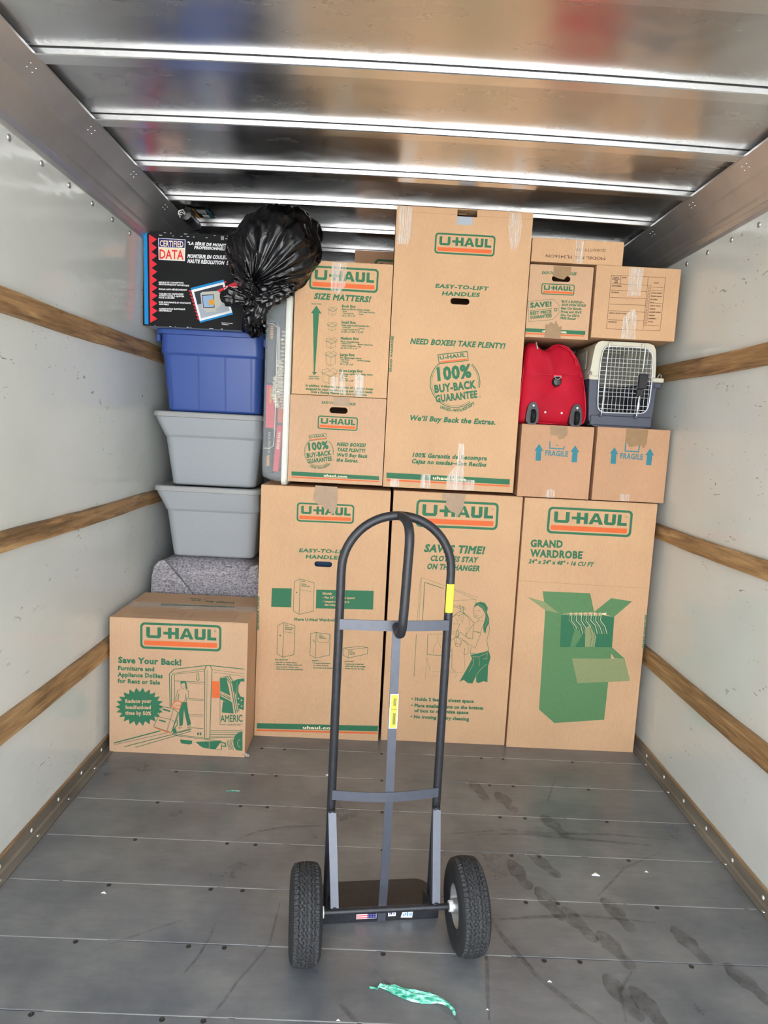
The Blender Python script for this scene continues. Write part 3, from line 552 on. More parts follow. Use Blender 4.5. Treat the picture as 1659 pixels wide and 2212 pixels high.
  ['P','orange',[(-0.5212,0.0323),(0.0656,0.0439),(0.0651,0.0357),(-0.5214,0.0245)]],
  ['T', 'uhaul.com', 'w', 'cream', -0.2981, 0.045, 0.025, 0.1638, 0.0157],
 ],
 'wardrobe_b': [
  ['G',0.1919,1.1887,0.0059,0.3871,0.1296],
  ['T', 'SAVES TIME!', 'bi', 'green', 0.2388, 0.9404, 0.0096, 0.2929, 0.0387],
  ['T', 'CLOTHES STAY', 'bi', 'green', 0.2709, 0.899, 0.0078, 0.231, 0.0276],
  ['T', 'ON THE HANGER', 'bi', 'green', 0.2571, 0.8587, 0.0035, 0.2578, 0.0284],
  ['L','green',0.0012,[(0.2355,0.6036),(0.2361,0.8174),(0.5098,0.733)]],
  ['L','green',0.0012,[(0.227,0.6032),(0.2303,0.8085),(0.2348,0.8109)]],
  ['L','green',0.0029,[(0.2526,0.6044),(0.2523,0.7944),(0.3454,0.7685)]],
  ['L','green',0.0012,[(0.3882,0.7663),(0.5012,0.7216),(0.5021,0.6955)]],
  ['L','green',0.0012,[(0.3916,0.712),(0.5011,0.7225)]],
  ['L','green',0.0017,[(0.3908,0.6901),(0.4513,0.6799),(0.4547,0.6748),(0.4498,0.671),(0.3912,0.6831)]],
  ['L','green',0.0025,[(0.4208,0.6893),(0.4272,0.6896),(0.4297,0.6841),(0.4311,0.6614),(0.4147,0.6509),(0.3934,0.6288)]],
  ['L','green',0.0025,[(0.436,0.6857),(0.4425,0.6847),(0.4442,0.6576),(0.4555,0.6494)]],
  ['L','green',0.0021,[(0.4311,0.6614),(0.4468,0.6512),(0.4219,0.639)]],
  ['L','green',0.0021,[(0.4466,0.6533),(0.469,0.6391),(0.5002,0.6076)]],
  ['L','green',0.0012,[(0.3944,0.6333),(0.415,0.6452),(0.4334,0.6264),(0.4505,0.647),(0.467,0.6368),(0.4758,0.6196),(0.478,0.5867),(0.4624,0.5758)]],
  ['L','green',0.0012,[(0.4096,0.6296),(0.4193,0.6125),(0.4271,0.6239)]],
  ['L','green',0.0012,[(0.4358,0.6221),(0.4433,0.6048),(0.4496,0.6403)]],
  ['L','green',0.0012,[(0.4624,0.5758),(0.469,0.5399),(0.4935,0.5278)]],
  ['L','green',0.0017,[(0.1992,0.6019),(0.2589,0.6069),(0.2647,0.5953),(0.2041,0.5902),(0.1992,0.6019)]],
  ['L','green',0.0017,[(0.2633,0.605),(0.3557,0.6006)]],
  ['L','green',0.0017,[(0.3987,0.5983),(0.4329,0.5999),(0.4175,0.5595),(0.3883,0.5581)]],
  ['L','green',0.0021,[(0.2819,0.5419),(0.2844,0.44),(0.4035,0.4399)]],
  ['L','green',0.0012,[(0.2798,0.5418),(0.4147,0.5483)]],
  ['L','green',0.0021,[(0.2271,0.5393),(0.2274,0.3264)]],
  ['L','green',0.0008,[(0.283,0.4266),(0.2832,0.3125)]],
  ['L','green',0.0012,[(0.2843,0.4267),(0.3033,0.3605)]],
  ['L','green',0.0008,[(0.3143,0.3566),(0.4612,0.3605)]],
  ['L','green',0.0017,[(0.3314,0.5399),(0.331,0.5111)]],
  ['L','green',0.0012,[(0.312,0.448),(0.3146,0.4837),(0.3313,0.5067),(0.3482,0.5119)]],
  ['L','green',0.0012,[(0.3401,0.5027),(0.3482,0.4764)]],
  ['L','green',0.0021,[(0.3911,0.514),(0.4157,0.5329),(0.428,0.5423)]],
  ['L','green',0.0017,[(0.389,0.4784),(0.402,0.4635)]],
  ['L','green',0.0017,[(0.4019,0.479),(0.4074,0.3767),(0.4266,0.3606)]],
  ['L','green',0.0012,[(0.462,0.4819),(0.4646,0.4286),(0.4708,0.3797)]],
  ['L','green',0.0012,[(0.4509,0.5213),(0.464,0.5175),(0.4786,0.4916),(0.4828,0.4607),(0.4685,0.4488),(0.461,0.4507),(0.4642,0.482)]],
  ['L','green',0.0021,[(0.4263,0.5688),(0.4189,0.564),(0.4166,0.5329),(0.4279,0.5313),(0.4317,0.5514),(0.4263,0.5688)]],
  ['L','green',0.0017,[(0.4117,0.5283),(0.4174,0.4931),(0.4272,0.4869),(0.44,0.4888),(0.4503,0.5301)]],
  ['L','green',0.0017,[(0.4167,0.5028),(0.4428,0.4987)]],
  ['L','green',0.0012,[(0.4243,0.5333),(0.4195,0.5065)]],
  ['L','green',0.0012,[(0.4351,0.5316),(0.4434,0.5032)]],
  ['L','green',0.0008,[(0.4262,0.3328),(0.4376,0.358)]],
  ['P','green',[(0.4936,0.6872),(0.5031,0.7064),(0.524,0.7131),(0.5457,0.7085),(0.561,0.6852),(0.5574,0.6631),(0.57,0.6352),(0.5717,0.611),(0.5605,0.5863),(0.5582,0.5566),(0.5479,0.5702),(0.5445,0.6009),(0.5512,0.6277),(0.5516,0.654),(0.5348,0.6795),(0.5124,0.6951),(0.4967,0.6864)]],
  ['L','card',0.0008,[(0.5119,0.7025),(0.5385,0.6885),(0.5531,0.6629)]],
  ['L','card',0.0008,[(0.5522,0.6453),(0.5641,0.6283),(0.5536,0.5925)]],
  ['L','green',0.0017,[(0.4957,0.6886),(0.4933,0.6731),(0.4925,0.6599),(0.5014,0.6349),(0.5167,0.6313),(0.5334,0.6378),(0.546,0.6538)]],
  ['L','green',0.0017,[(0.5219,0.6306),(0.5209,0.6196),(0.5011,0.6076),(0.4973,0.5678),(0.5344,0.5598),(0.5408,0.5919)]],
  ['L','green',0.0012,[(0.4986,0.5678),(0.5333,0.5629)]],
  ['L','green',0.0017,[(0.4977,0.6712),(0.5047,0.6693)]],
  ['L','green',0.0017,[(0.5131,0.6719),(0.5262,0.6682)]],
  ['L','green',0.0008,[(0.5061,0.6606),(0.505,0.6518),(0.5093,0.6511)]],
  ['L','green',0.0017,[(0.502,0.6451),(0.5095,0.6415),(0.5178,0.6458)]],
  ['L','green',0.0012,[(0.5217,0.6196),(0.5431,0.6207)]],
  ['L','green',0.0017,[(0.5704,0.611),(0.5768,0.5804),(0.567,0.5224),(0.5797,0.4764)]],
  ['L','green',0.0017,[(0.4939,0.4567),(0.537,0.4566),(0.5789,0.4751)]],
  ['L','green',0.0017,[(0.4927,0.4878),(0.4934,0.45)]],
  ['L','green',0.0017,[(0.4971,0.603),(0.4836,0.5803),(0.4623,0.544)]],
  ['L','green',0.0017,[(0.5366,0.5586),(0.5241,0.5204),(0.5137,0.4835),(0.4912,0.4966),(0.4509,0.5213)]],
  ['L','green',0.0017,[(0.4243,0.5333),(0.4316,0.5536),(0.442,0.5585),(0.4536,0.5458),(0.476,0.5314),(0.4978,0.528)]],
  ['L','green',0.0017,[(0.4974,0.5656),(0.4978,0.528)]],
  ['L','green',0.0012,[(0.4287,0.5313),(0.4396,0.5296),(0.4507,0.5235)]],
  ['P','green',[(0.4935,0.4487),(0.5799,0.4733),(0.5908,0.4413),(0.5821,0.3985),(0.5842,0.3169),(0.5635,0.3213),(0.5426,0.3104),(0.5293,0.3143),(0.5271,0.3465),(0.5124,0.3076),(0.4907,0.3079),(0.468,0.3235),(0.4483,0.3122),(0.4891,0.3985),(0.5021,0.4304)]],
  ['L','card',0.0012,[(0.5035,0.4416),(0.5338,0.4408),(0.5775,0.4652)]],
  ['L','card',0.0012,[(0.5348,0.4386),(0.5402,0.3965)]],
  ['L','card',0.0012,[(0.5728,0.407),(0.5466,0.3789),(0.525,0.3464)]],
  ['L','card',0.0012,[(0.5103,0.4375),(0.5103,0.404),(0.4914,0.3628)]],
  ['L','card',0.0012,[(0.5559,0.433),(0.5732,0.4338),(0.5735,0.4605)]],
  ['T', '• Holds 2 feet of closet space', 'b', 'green', 0.221, 0.2067, 0.0069, 0.3032, 0.018],
  ['T', '• Place smaller items on the bottom', 'b', 'green', 0.2215, 0.1741, 0.0057, 0.3519, 0.018],
  ['T', 'of box to minimize space', 'b', 'green', 0.2386, 0.1485, 0.0095, 0.2645, 0.0171],
  ['T', '• No ironing or dry cleaning', 'b', 'green', 0.2216, 0.1172, -0.0007, 0.2859, 0.018],
 ],
 'wardrobe_c': [
  ['G',0.8084,1.187,-0.0008,0.3983,0.1261],
  ['T', 'GRAND', 'b', 'green', 0.7381, 0.9908, 0.0223, 0.1523, 0.0366],
  ['T', 'WARDROBE', 'b', 'green', 0.7393, 0.9444, 0.0065, 0.2472, 0.0372],
  ['L','green',0.0011,[(0.9958,0.9784),(0.9952,0.976),(0.9933,0.9745),(0.9909,0.9743),(0.9887,0.9757),(0.9877,0.978),(0.9883,0.9805),(0.9902,0.982),(0.9927,0.9822),(0.9948,0.9808),(0.9958,0.9784)]],
  ['T', '24" x 24" x 48" • 16 CU FT', 'bi', 'green', 0.7342, 0.9133, -0.0058, 0.3112, 0.0209],
  ['L','crease',0.0014,[(0.6975,0.8272),(1.3141,0.8202)]],
  ['P','mid',[(0.8325,0.6904),(0.906,0.6792),(1.165,0.6768),(1.1673,0.5243),(1.1645,0.3424),(1.1621,0.16),(0.9213,0.1319),(0.8409,0.1972),(0.8351,0.5324)]],
  ['P','mid',[(0.8125,0.7823),(1.0393,0.7833),(1.0664,0.6928),(0.9061,0.678),(0.8325,0.6904)]],
  ['P','mid',[(1.0647,0.6928),(1.1413,0.7646),(1.2422,0.7535),(1.164,0.675)]],
  ['P','pale',[(0.7396,0.7522),(0.8263,0.7316),(0.899,0.6788),(0.8325,0.6904)]],
  ['P','green',[(0.9101,0.6782),(1.1035,0.6816),(1.1627,0.6707),(1.1673,0.5243),(0.9167,0.5135)]],
  ['P','pale',[(0.9797,0.4599),(1.2339,0.4702),(1.2694,0.3615),(1.0165,0.3372)]],
  ['P','mid',[(1.1673,0.5243),(1.2338,0.4708),(1.1841,0.4697),(1.1608,0.4999)]],
  ['L','pale',0.0051,[(0.9122,0.6747),(1.1038,0.678)]],
  ['L','pale',0.002,[(0.9428,0.669),(0.9407,0.6808),(0.9469,0.6835),(0.9499,0.6753),(0.9495,0.6456),(0.9729,0.6229),(0.9863,0.5817)]],
  ['L','cream',0.002,[(0.9544,0.6696),(0.9523,0.6814),(0.9584,0.6841),(0.9615,0.6759),(0.9611,0.6461),(0.9849,0.6187),(0.9979,0.5822)]],
  ['L','pale',0.002,[(0.966,0.6702),(0.9639,0.682),(0.97,0.6846),(0.973,0.6765),(0.9726,0.6467),(0.9969,0.6145),(1.0096,0.5828)]],
  ['L','cream',0.002,[(0.9776,0.6707),(0.9754,0.6825),(0.9816,0.6852),(0.9846,0.677),(0.9842,0.6472),(1.0077,0.6245),(1.0212,0.5833)]],
  ['L','pale',0.002,[(0.9892,0.6713),(0.987,0.6831),(0.9932,0.6857),(0.9962,0.6776),(0.9958,0.6478),(1.0197,0.6203),(1.0328,0.5839)]],
  ['L','cream',0.002,[(1.0008,0.6718),(0.9986,0.6836),(1.0048,0.6863),(1.0078,0.6781),(1.0074,0.6484),(1.0318,0.6161),(1.0444,0.5845)]],
  ['L','pale',0.002,[(1.0123,0.6724),(1.0102,0.6842),(1.0163,0.6869),(1.0194,0.6787),(1.019,0.6489),(1.0425,0.6262),(1.0561,0.585)]],
  ['L','cream',0.002,[(1.0239,0.673),(1.0217,0.6847),(1.0279,0.6874),(1.0309,0.6793),(1.0306,0.6495),(1.0546,0.622),(1.0677,0.5856)]],
  ['L','pale',0.002,[(1.0355,0.6735),(1.0333,0.6853),(1.0395,0.688),(1.0425,0.6798),(1.0422,0.65),(1.0666,0.6178),(1.0793,0.5861)]],
  ['L','cream',0.002,[(1.0471,0.6741),(1.0449,0.6859),(1.0511,0.6885),(1.0541,0.6804),(1.0538,0.6506),(1.0774,0.6279),(1.0909,0.5867)]],
  ['L','pale',0.002,[(1.0587,0.6746),(1.0565,0.6864),(1.0627,0.6891),(1.0657,0.6809),(1.0654,0.6512),(1.0894,0.6237),(1.1026,0.5873)]],
  ['L','cream',0.002,[(1.0703,0.6752),(1.0681,0.687),(1.0742,0.6897),(1.0773,0.6815),(1.077,0.6517),(1.1014,0.6195),(1.1142,0.5878)]],
  ['L','pale',0.002,[(1.0819,0.6758),(1.0797,0.6875),(1.0858,0.6902),(1.0889,0.682),(1.0886,0.6523),(1.1122,0.6296),(1.1258,0.5884)]],
  ['L','cream',0.002,[(1.0935,0.6763),(1.0912,0.6881),(1.0974,0.6908),(1.1005,0.6826),(1.1002,0.6528),(1.1242,0.6254),(1.1375,0.5889)]],
  ['P','mid',[(0.9844,0.6115),(1.0194,0.5773),(0.9893,0.5188),(0.9661,0.5171),(0.9734,0.5691)]],
  ['P','pale',[(1.0308,0.6137),(1.0501,0.6266),(1.0868,0.5745),(1.0827,0.5215),(1.0372,0.5193)]],
  ['L','green',0.0022,[(1.0511,0.6147),(1.0664,0.5735),(1.0592,0.5222)]],
  ['L','green',0.0017,[(1.0627,0.6152),(1.0792,0.5741),(1.0738,0.5229)]],
  ['P','cream',[(1.1028,0.6887),(1.1257,0.6927),(1.1237,0.6825),(1.1064,0.6817)]],
  ['T', 'GRAND WARDROBE', 'b', 'green', 1.3223, 0.5269, 1.5902, 0.1651, 0.0102],
 ],
 'tall': [
  ['G',0.2072,2.385,-0.0019,0.2694,0.0898],
  ['T', 'EASY-TO-LIFT', 'wi', 'green', 0.2201, 2.1472, -0.0029, 0.2416, 0.0181],
  ['T', 'HANDLES', 'wi', 'green', 0.2519, 2.1157, 0.0087, 0.1732, 0.0185],
  ['L','crease',0.0011,[(0.041,2.4667),(0.2961,2.4652)]],
  ['L','crease',0.0011,[(0.3848,2.4638),(0.6406,2.4632)]],
  ['T', 'NEED BOXES? TAKE PLENTY!', 'bi', 'green', 0.1209, 1.8952, 0.0, 0.4351, 0.0261],
  ['L','green',0.0035,[(0.4064,1.8197),(0.4115,1.8155),(0.4163,1.811),(0.4208,1.8063),(0.425,1.8013),(0.429,1.796),(0.4326,1.7906),(0.4359,1.7849),(0.4389,1.7791),(0.4416,1.7731),(0.4438,1.767),(0.4457,1.7608),(0.4473,1.7545),(0.4484,1.7481),(0.4492,1.7416),(0.4496,1.7351),(0.4496,1.7286),(0.4493,1.7221),(0.4485,1.7157)]],
  ['L','green',0.0035,[(0.2507,1.6599),(0.2447,1.6673),(0.2393,1.6751),(0.2346,1.6834),(0.2306,1.692),(0.2274,1.7009),(0.225,1.7101),(0.2233,1.7194),(0.2225,1.7288),(0.2224,1.7382),(0.2232,1.7475),(0.2248,1.7568),(0.2271,1.7659),(0.2303,1.7747),(0.2341,1.7833),(0.2387,1.7915),(0.244,1.7993),(0.25,1.8065),(0.2565,1.8133)]],
  ['L','green',0.0035,[(0.4116,1.6486),(0.4051,1.6434),(0.3983,1.6387),(0.3911,1.6345),(0.3836,1.6309),(0.3758,1.6278),(0.3678,1.6252),(0.3597,1.6233),(0.3514,1.622),(0.343,1.6212),(0.3346,1.6211),(0.3262,1.6216),(0.3179,1.6227),(0.3096,1.6244),(0.3015,1.6267),(0.2936,1.6296),(0.2859,1.633),(0.2785,1.637),(0.2715,1.6415)]],
  ['L','green',0.0018,[(0.4021,1.8144),(0.4069,1.8105),(0.4114,1.8063),(0.4156,1.8018),(0.4196,1.7971),(0.4233,1.7922),(0.4267,1.7871),(0.4298,1.7818),(0.4326,1.7763),(0.4351,1.7707),(0.4372,1.765),(0.439,1.7591),(0.4405,1.7532),(0.4416,1.7472),(0.4423,1.7411),(0.4427,1.735),(0.4427,1.7289),(0.4423,1.7228),(0.4416,1.7167)]],
  ['L','green',0.0018,[(0.2559,1.6643),(0.2502,1.6713),(0.2452,1.6787),(0.2408,1.6864),(0.2371,1.6945),(0.234,1.7029),(0.2317,1.7115),(0.2302,1.7202),(0.2294,1.729),(0.2294,1.7379),(0.2301,1.7467),(0.2316,1.7554),(0.2338,1.7639),(0.2367,1.7722),(0.2403,1.7802),(0.2447,1.7879),(0.2496,1.7952),(0.2552,1.8021),(0.2613,1.8085)]],
  ['L','green',0.0018,[(0.407,1.6538),(0.4009,1.6489),(0.3945,1.6445),(0.3877,1.6406),(0.3807,1.6371),(0.3734,1.6342),(0.3659,1.6319),(0.3582,1.63),(0.3504,1.6288),(0.3426,1.6281),(0.3347,1.628),(0.3268,1.6285),(0.319,1.6295),(0.3112,1.6311),(0.3036,1.6332),(0.2962,1.6359),(0.289,1.6392),(0.2821,1.6429),(0.2754,1.6471)]],
  ['P','green',[(0.2483,1.8554),(0.383,1.877),(0.3915,1.8339),(0.2574,1.8122)]],
  ['P','card',[(0.2524,1.8522),(0.3803,1.8727),(0.3874,1.8367),(0.2601,1.8166)]],
  ['T', 'U-HAUL', 'w', 'green', 0.2601, 1.8314, 0.1656, 0.1189, 0.0185],
  ['L','orange',0.0066,[(0.2616,1.8209),(0.3824,1.8402)]],
  ['T', '100%', 'b', 'green', 0.2564, 1.7356, 0.1514, 0.1565, 0.0623],
  ['T', 'BUY-BACK', 'b', 'green', 0.2466, 1.6808, 0.1671, 0.1912, 0.0379],
  ['T', 'GUARANTEE', 'b', 'green', 0.2535, 1.6382, 0.1671, 0.1924, 0.0345],
  ['T', 'UNUSED', 'b', 'green', 0.2732, 1.6143, -0.2597, 0.051, 0.0143],
  ['T', '–WITH', 'b', 'green', 0.3269, 1.6006, 0.05, 0.0501, 0.0147],
  ['T', 'RECEIPT', 'b', 'green', 0.3832, 1.6077, 0.5424, 0.0602, 0.0147],
  ['L','green',0.0013,[(0.4576,1.6761),(0.4569,1.6735),(0.4549,1.6718),(0.4522,1.6717),(0.4499,1.6731),(0.4489,1.6756),(0.4496,1.6782),(0.4516,1.6798),(0.4543,1.68),(0.4566,1.6785),(0.4576,1.6761)]],
  ['T', 'We’ll Buy Back the Extras.', 'bi', 'green', 0.1346, 1.552, -0.0022, 0.4033, 0.025],
  ['T', '100% Garantía de Recompra', 'bi', 'green', 0.16, 1.3848, 0.0034, 0.3486, 0.0212],
  ['T', 'Cajas no usadas–Con Recibo', 'bi', 'green', 0.1563, 1.3561, 0.0, 0.3512, 0.0211],
  ['P','green',[(0.044,1.3078),(0.6181,1.3051),(0.6191,1.28),(0.0453,1.2823)]],
  ['P','orange',[(0.0468,1.2771),(0.6193,1.2764),(0.6198,1.2698),(0.0472,1.2692)]],
  ['T', 'uhaul.com', 'w', 'cream', 0.2603, 1.2864, 0.0033, 0.1525, 0.015],
  ['T', 'GRAND WARDROBE', 'b', 'green', 0.0441, 1.7644, 1.5591, 0.1623, 0.0109],
 ],
 'size': [
  ['G',-0.3445,2.2158,-0.0042,0.3089,0.1038],
  ['T', 'SIZE MATTERS!', 'bi', 'green', -0.3222, 2.0698, -0.0089, 0.2592, 0.0274],
  ['T', 'HEAVY ITEMS', 'b', 'green', -0.3318, 2.0456, 0.0194, 0.0463, 0.0058],
  ['T', 'LIGHTWEIGHT,', 'b', 'green', -0.3312, 1.7246, 0.0042, 0.048, 0.0056],
  ['T', 'BULKY ITEMS', 'b', 'green', -0.3309, 1.7152, 0.0042, 0.048, 0.0057],
  ['P','green',[(-0.3087,2.042),(-0.284,2.0084),(-0.2954,2.0086),(-0.3039,1.7485),(-0.2948,1.7475),(-0.3076,1.7337),(-0.3169,1.7493),(-0.3097,1.7486),(-0.3228,2.0072),(-0.3319,2.0078)]],
  ['L','green',0.0012,[(-0.2534,2.0254),(-0.2359,2.0204),(-0.2188,2.028),(-0.2189,2.0111),(-0.2363,2.0028),(-0.2516,2.0086),(-0.2534,2.0254)]],
  ['L','green',0.0012,[(-0.2359,2.0204),(-0.2363,2.0028)]],
  ['L','green',0.0012,[(-0.2534,2.0254),(-0.2357,2.0339),(-0.2188,2.028)]],
  ['L','green',0.0012,[(-0.2534,2.0254),(-0.2597,2.0302),(-0.2421,2.0243),(-0.2359,2.0204)]],
  ['L','green',0.0012,[(-0.2534,2.0254),(-0.2547,2.0358),(-0.2384,2.0397),(-0.2357,2.0339)]],
  ['L','green',0.0012,[(-0.2357,2.0339),(-0.2263,2.0412),(-0.2139,2.0351),(-0.2188,2.028)]],
  ['L','green',0.0012,[(-0.2188,2.028),(-0.2128,2.0292),(-0.2306,2.019),(-0.2359,2.0204)]],
  ['L','green',0.0012,[(-0.2537,1.9578),(-0.2354,1.9525),(-0.2175,1.9604),(-0.2175,1.9426),(-0.2357,1.934),(-0.2519,1.9401),(-0.2537,1.9578)]],
  ['L','green',0.0012,[(-0.2354,1.9525),(-0.2357,1.934)]],
  ['L','green',0.0012,[(-0.2537,1.9578),(-0.2352,1.9667),(-0.2175,1.9604)]],
  ['L','green',0.0012,[(-0.2537,1.9578),(-0.2603,1.9627),(-0.2419,1.9566),(-0.2354,1.9525)]],
  ['L','green',0.0012,[(-0.2537,1.9578),(-0.2551,1.9687),(-0.238,1.9727),(-0.2352,1.9667)]],
  ['L','green',0.0012,[(-0.2352,1.9667),(-0.2254,1.9742),(-0.2124,1.9678),(-0.2175,1.9604)]],
  ['L','green',0.0012,[(-0.2175,1.9604),(-0.2112,1.9617),(-0.2298,1.951),(-0.2354,1.9525)]],
  ['L','green',0.0012,[(-0.2576,1.8862),(-0.2362,1.88),(-0.2153,1.8891),(-0.2151,1.8661),(-0.2363,1.8562),(-0.2556,1.8633),(-0.2576,1.8862)]],
  ['L','green',0.0012,[(-0.2362,1.88),(-0.2363,1.8562)]],
  ['L','green',0.0012,[(-0.2576,1.8862),(-0.2361,1.8966),(-0.2153,1.8891)]],
  ['L','green',0.0012,[(-0.2576,1.8862),(-0.2653,1.892),(-0.2438,1.8848),(-0.2362,1.88)]],
  ['L','green',0.0012,[(-0.2576,1.8862),(-0.2592,1.899),(-0.2393,1.9037),(-0.2361,1.8966)]],
  ['L','green',0.0012,[(-0.2361,1.8966),(-0.2245,1.9055),(-0.2093,1.898),(-0.2153,1.8891)]],
  ['L','green',0.0012,[(-0.2153,1.8891),(-0.208,1.8908),(-0.2297,1.8783),(-0.2362,1.88)]],
  ['L','green',0.0012,[(-0.2571,1.8249),(-0.2356,1.8187),(-0.2147,1.8278),(-0.2138,1.7894),(-0.2351,1.7795),(-0.2544,1.7866),(-0.2571,1.8249)]],
  ['L','green',0.0012,[(-0.2356,1.8187),(-0.2351,1.7795)]],
  ['L','green',0.0012,[(-0.2571,1.8249),(-0.2355,1.8354),(-0.2147,1.8278)]],
  ['L','green',0.0012,[(-0.2571,1.8249),(-0.2648,1.8307),(-0.2432,1.8235),(-0.2356,1.8187)]],
  ['L','green',0.0012,[(-0.2571,1.8249),(-0.2587,1.8377),(-0.2387,1.8425),(-0.2355,1.8354)]],
  ['L','green',0.0012,[(-0.2355,1.8354),(-0.2238,1.8443),(-0.2086,1.8367),(-0.2147,1.8278)]],
  ['L','green',0.0012,[(-0.2147,1.8278),(-0.2073,1.8295),(-0.2291,1.8169),(-0.2356,1.8187)]],
  ['L','green',0.0012,[(-0.269,1.742),(-0.2389,1.7333),(-0.2097,1.7458),(-0.2091,1.7128),(-0.2387,1.6995),(-0.2666,1.7091),(-0.269,1.742)]],
  ['L','green',0.0012,[(-0.2389,1.7333),(-0.2387,1.6995)]],
  ['L','green',0.0012,[(-0.269,1.742),(-0.2391,1.7567),(-0.2097,1.7458)]],
  ['L','green',0.0012,[(-0.269,1.742),(-0.2797,1.7503),(-0.2496,1.7401),(-0.2389,1.7333)]],
  ['L','green',0.0012,[(-0.269,1.742),(-0.2712,1.76),(-0.2433,1.7667),(-0.2391,1.7567)]],
  ['L','green',0.0012,[(-0.2391,1.7567),(-0.2226,1.7692),(-0.2013,1.7586),(-0.2097,1.7458)]],
  ['L','green',0.0012,[(-0.2097,1.7458),(-0.1994,1.7485),(-0.2299,1.7309),(-0.2389,1.7333)]],
  ['T', 'Book Box', 'b', 'green', -0.1937, 2.0399, 0.021, 0.0618, 0.0123],
  ['T', 'Easy-to-lift for heavy items:', 'b', 'green', -0.1932, 2.0289, 0.0167, 0.1255, 0.0078],
  ['T', '• Books', 'b', 'green', -0.1929, 2.0209, -0.0178, 0.0225, 0.0061],
  ['T', '• VHS Tapes/CDs/DVDs', 'b', 'green', -0.1212, 2.0209, 0.0039, 0.077, 0.0061],
  ['T', '• Canned goods', 'b', 'green', -0.1925, 2.0113, 0.0114, 0.0528, 0.0063],
  ['T', '• Tools', 'b', 'green', -0.1208, 2.0114, -0.0126, 0.0238, 0.0061],
  ['T', '12" x 12" x 12"', 'b', 'green', -0.192, 2.0003, 0.0099, 0.0604, 0.0074],
  ['T', 'Small Box', 'b', 'green', -0.1935, 1.969, 0.0226, 0.0665, 0.0123],
  ['T', 'With easy-to-lift handles for:', 'b', 'green', -0.193, 1.9579, 0.0171, 0.1285, 0.0078],
  ['T', '• Cookie jars', 'b', 'green', -0.1927, 1.9498, 0.0167, 0.0418, 0.0063],
  ['T', '• Linens', 'b', 'green', -0.1208, 1.9498, -0.0676, 0.0311, 0.0063],
  ['T', '• Large Crystal Pieces', 'b', 'green', -0.1923, 1.9402, 0.0252, 0.0832, 0.0063],
  ['T', '16 3/8" x 12 5/8" x 12 5/8"', 'b', 'green', -0.1918, 1.9292, 0.0249, 0.1002, 0.0074],
  ['T', 'Medium Box', 'b', 'green', -0.1933, 1.8976, 0.0292, 0.0822, 0.0126],
  ['T', 'Most versatile box:', 'b', 'green', -0.1928, 1.8865, 0.0, 0.0853, 0.0078],
  ['T', '• Kitchen items', 'b', 'green', -0.1925, 1.8784, 0.0207, 0.0483, 0.0063],
  ['T', '• Stereo components', 'b', 'green', -0.1204, 1.8784, 0.0, 0.0736, 0.0063],
  ['T', '• Small appliances', 'b', 'green', -0.1921, 1.8688, 0.0176, 0.0683, 0.0063],
  ['T', '• Toys', 'b', 'green', -0.12, 1.8687, -0.0194, 0.0206, 0.0063],
  ['T', '18 1/8" x 18" x 16"', 'b', 'green', -0.1916, 1.8576, 0.0171, 0.0759, 0.0074],
  ['T', 'Large Box', 'b', 'green', -0.1931, 1.8259, 0.0241, 0.0665, 0.0126],
  ['T', 'For lightweight items:', 'b', 'green', -0.1926, 1.8148, 0.0051, 0.0977, 0.0078],
  ['T', '• Lamp shades', 'b', 'green', -0.1923, 1.8066, 0.0143, 0.042, 0.0063],
  ['T', '• Stuffed animals', 'b', 'green', -0.12, 1.8065, -0.0045, 0.0661, 0.0063],
  ['T', '• Clothing', 'b', 'green', -0.1919, 1.7969, -0.0079, 0.0381, 0.0063],
  ['T', '18" x 18" x 24"', 'b', 'green', -0.1914, 1.7857, 0.0082, 0.0609, 0.0074],
  ['T', 'Extra-Large Box', 'b', 'green', -0.1929, 1.7534, 0.0338, 0.1067, 0.0129],
  ['T', 'For large, lightweight bulky items:', 'b', 'green', -0.1924, 1.7422, 0.0216, 0.1525, 0.0078],
  ['T', '• Comforters', 'b', 'green', -0.1921, 1.7339, 0.0129, 0.0389, 0.0065],
  ['T', '• Towels', 'b', 'green', -0.1196, 1.7339, -0.0702, 0.0314, 0.0063],
  ['T', '• Pillows', 'b', 'green', -0.1916, 1.7242, -0.0146, 0.0343, 0.0063],
  ['T', '• Dolls', 'b', 'green', -0.1191, 1.7241, -0.0083, 0.0241, 0.0065],
  ['T', '24" x 18" x 24"', 'b', 'green', -0.1912, 1.7129, 0.0108, 0.0649, 0.0076],
  ['T', 'In addition, U-Haul has more than 20 specialty boxes', 'bi', 'green', -0.3449, 1.6818, -0.0065, 0.3097, 0.0107],
  ['T', 'designed for your specific moving and storage needs.', 'bi', 'green', -0.3444, 1.6667, -0.0039, 0.3091, 0.0106],
  ['T', 'Grab a Packing Planner for more information.', 'bi', 'green', -0.3198, 1.6537, -0.0061, 0.2603, 0.0104],
 ],
 'buyback': [
  ['T', 'EASY-TO-LIFT HANDLES', 'bi', 'green', -0.2682, 1.6085, -0.0089, 0.1566, 0.0115],
  ['G',-0.2826,1.5539,-0.0049,0.1838,0.0615],
  ['L','green',0.0021,[(-0.229,1.4398),(-0.226,1.4373),(-0.2232,1.4345),(-0.2206,1.4317),(-0.2182,1.4286),(-0.2159,1.4255),(-0.2138,1.4222),(-0.212,1.4188),(-0.2103,1.4153),(-0.2088,1.4117),(-0.2076,1.408),(-0.2065,1.4042),(-0.2057,1.4004),(-0.2051,1.3965),(-0.2047,1.3927),(-0.2046,1.3887),(-0.2047,1.3848),(-0.205,1.3809),(-0.2056,1.377)]],
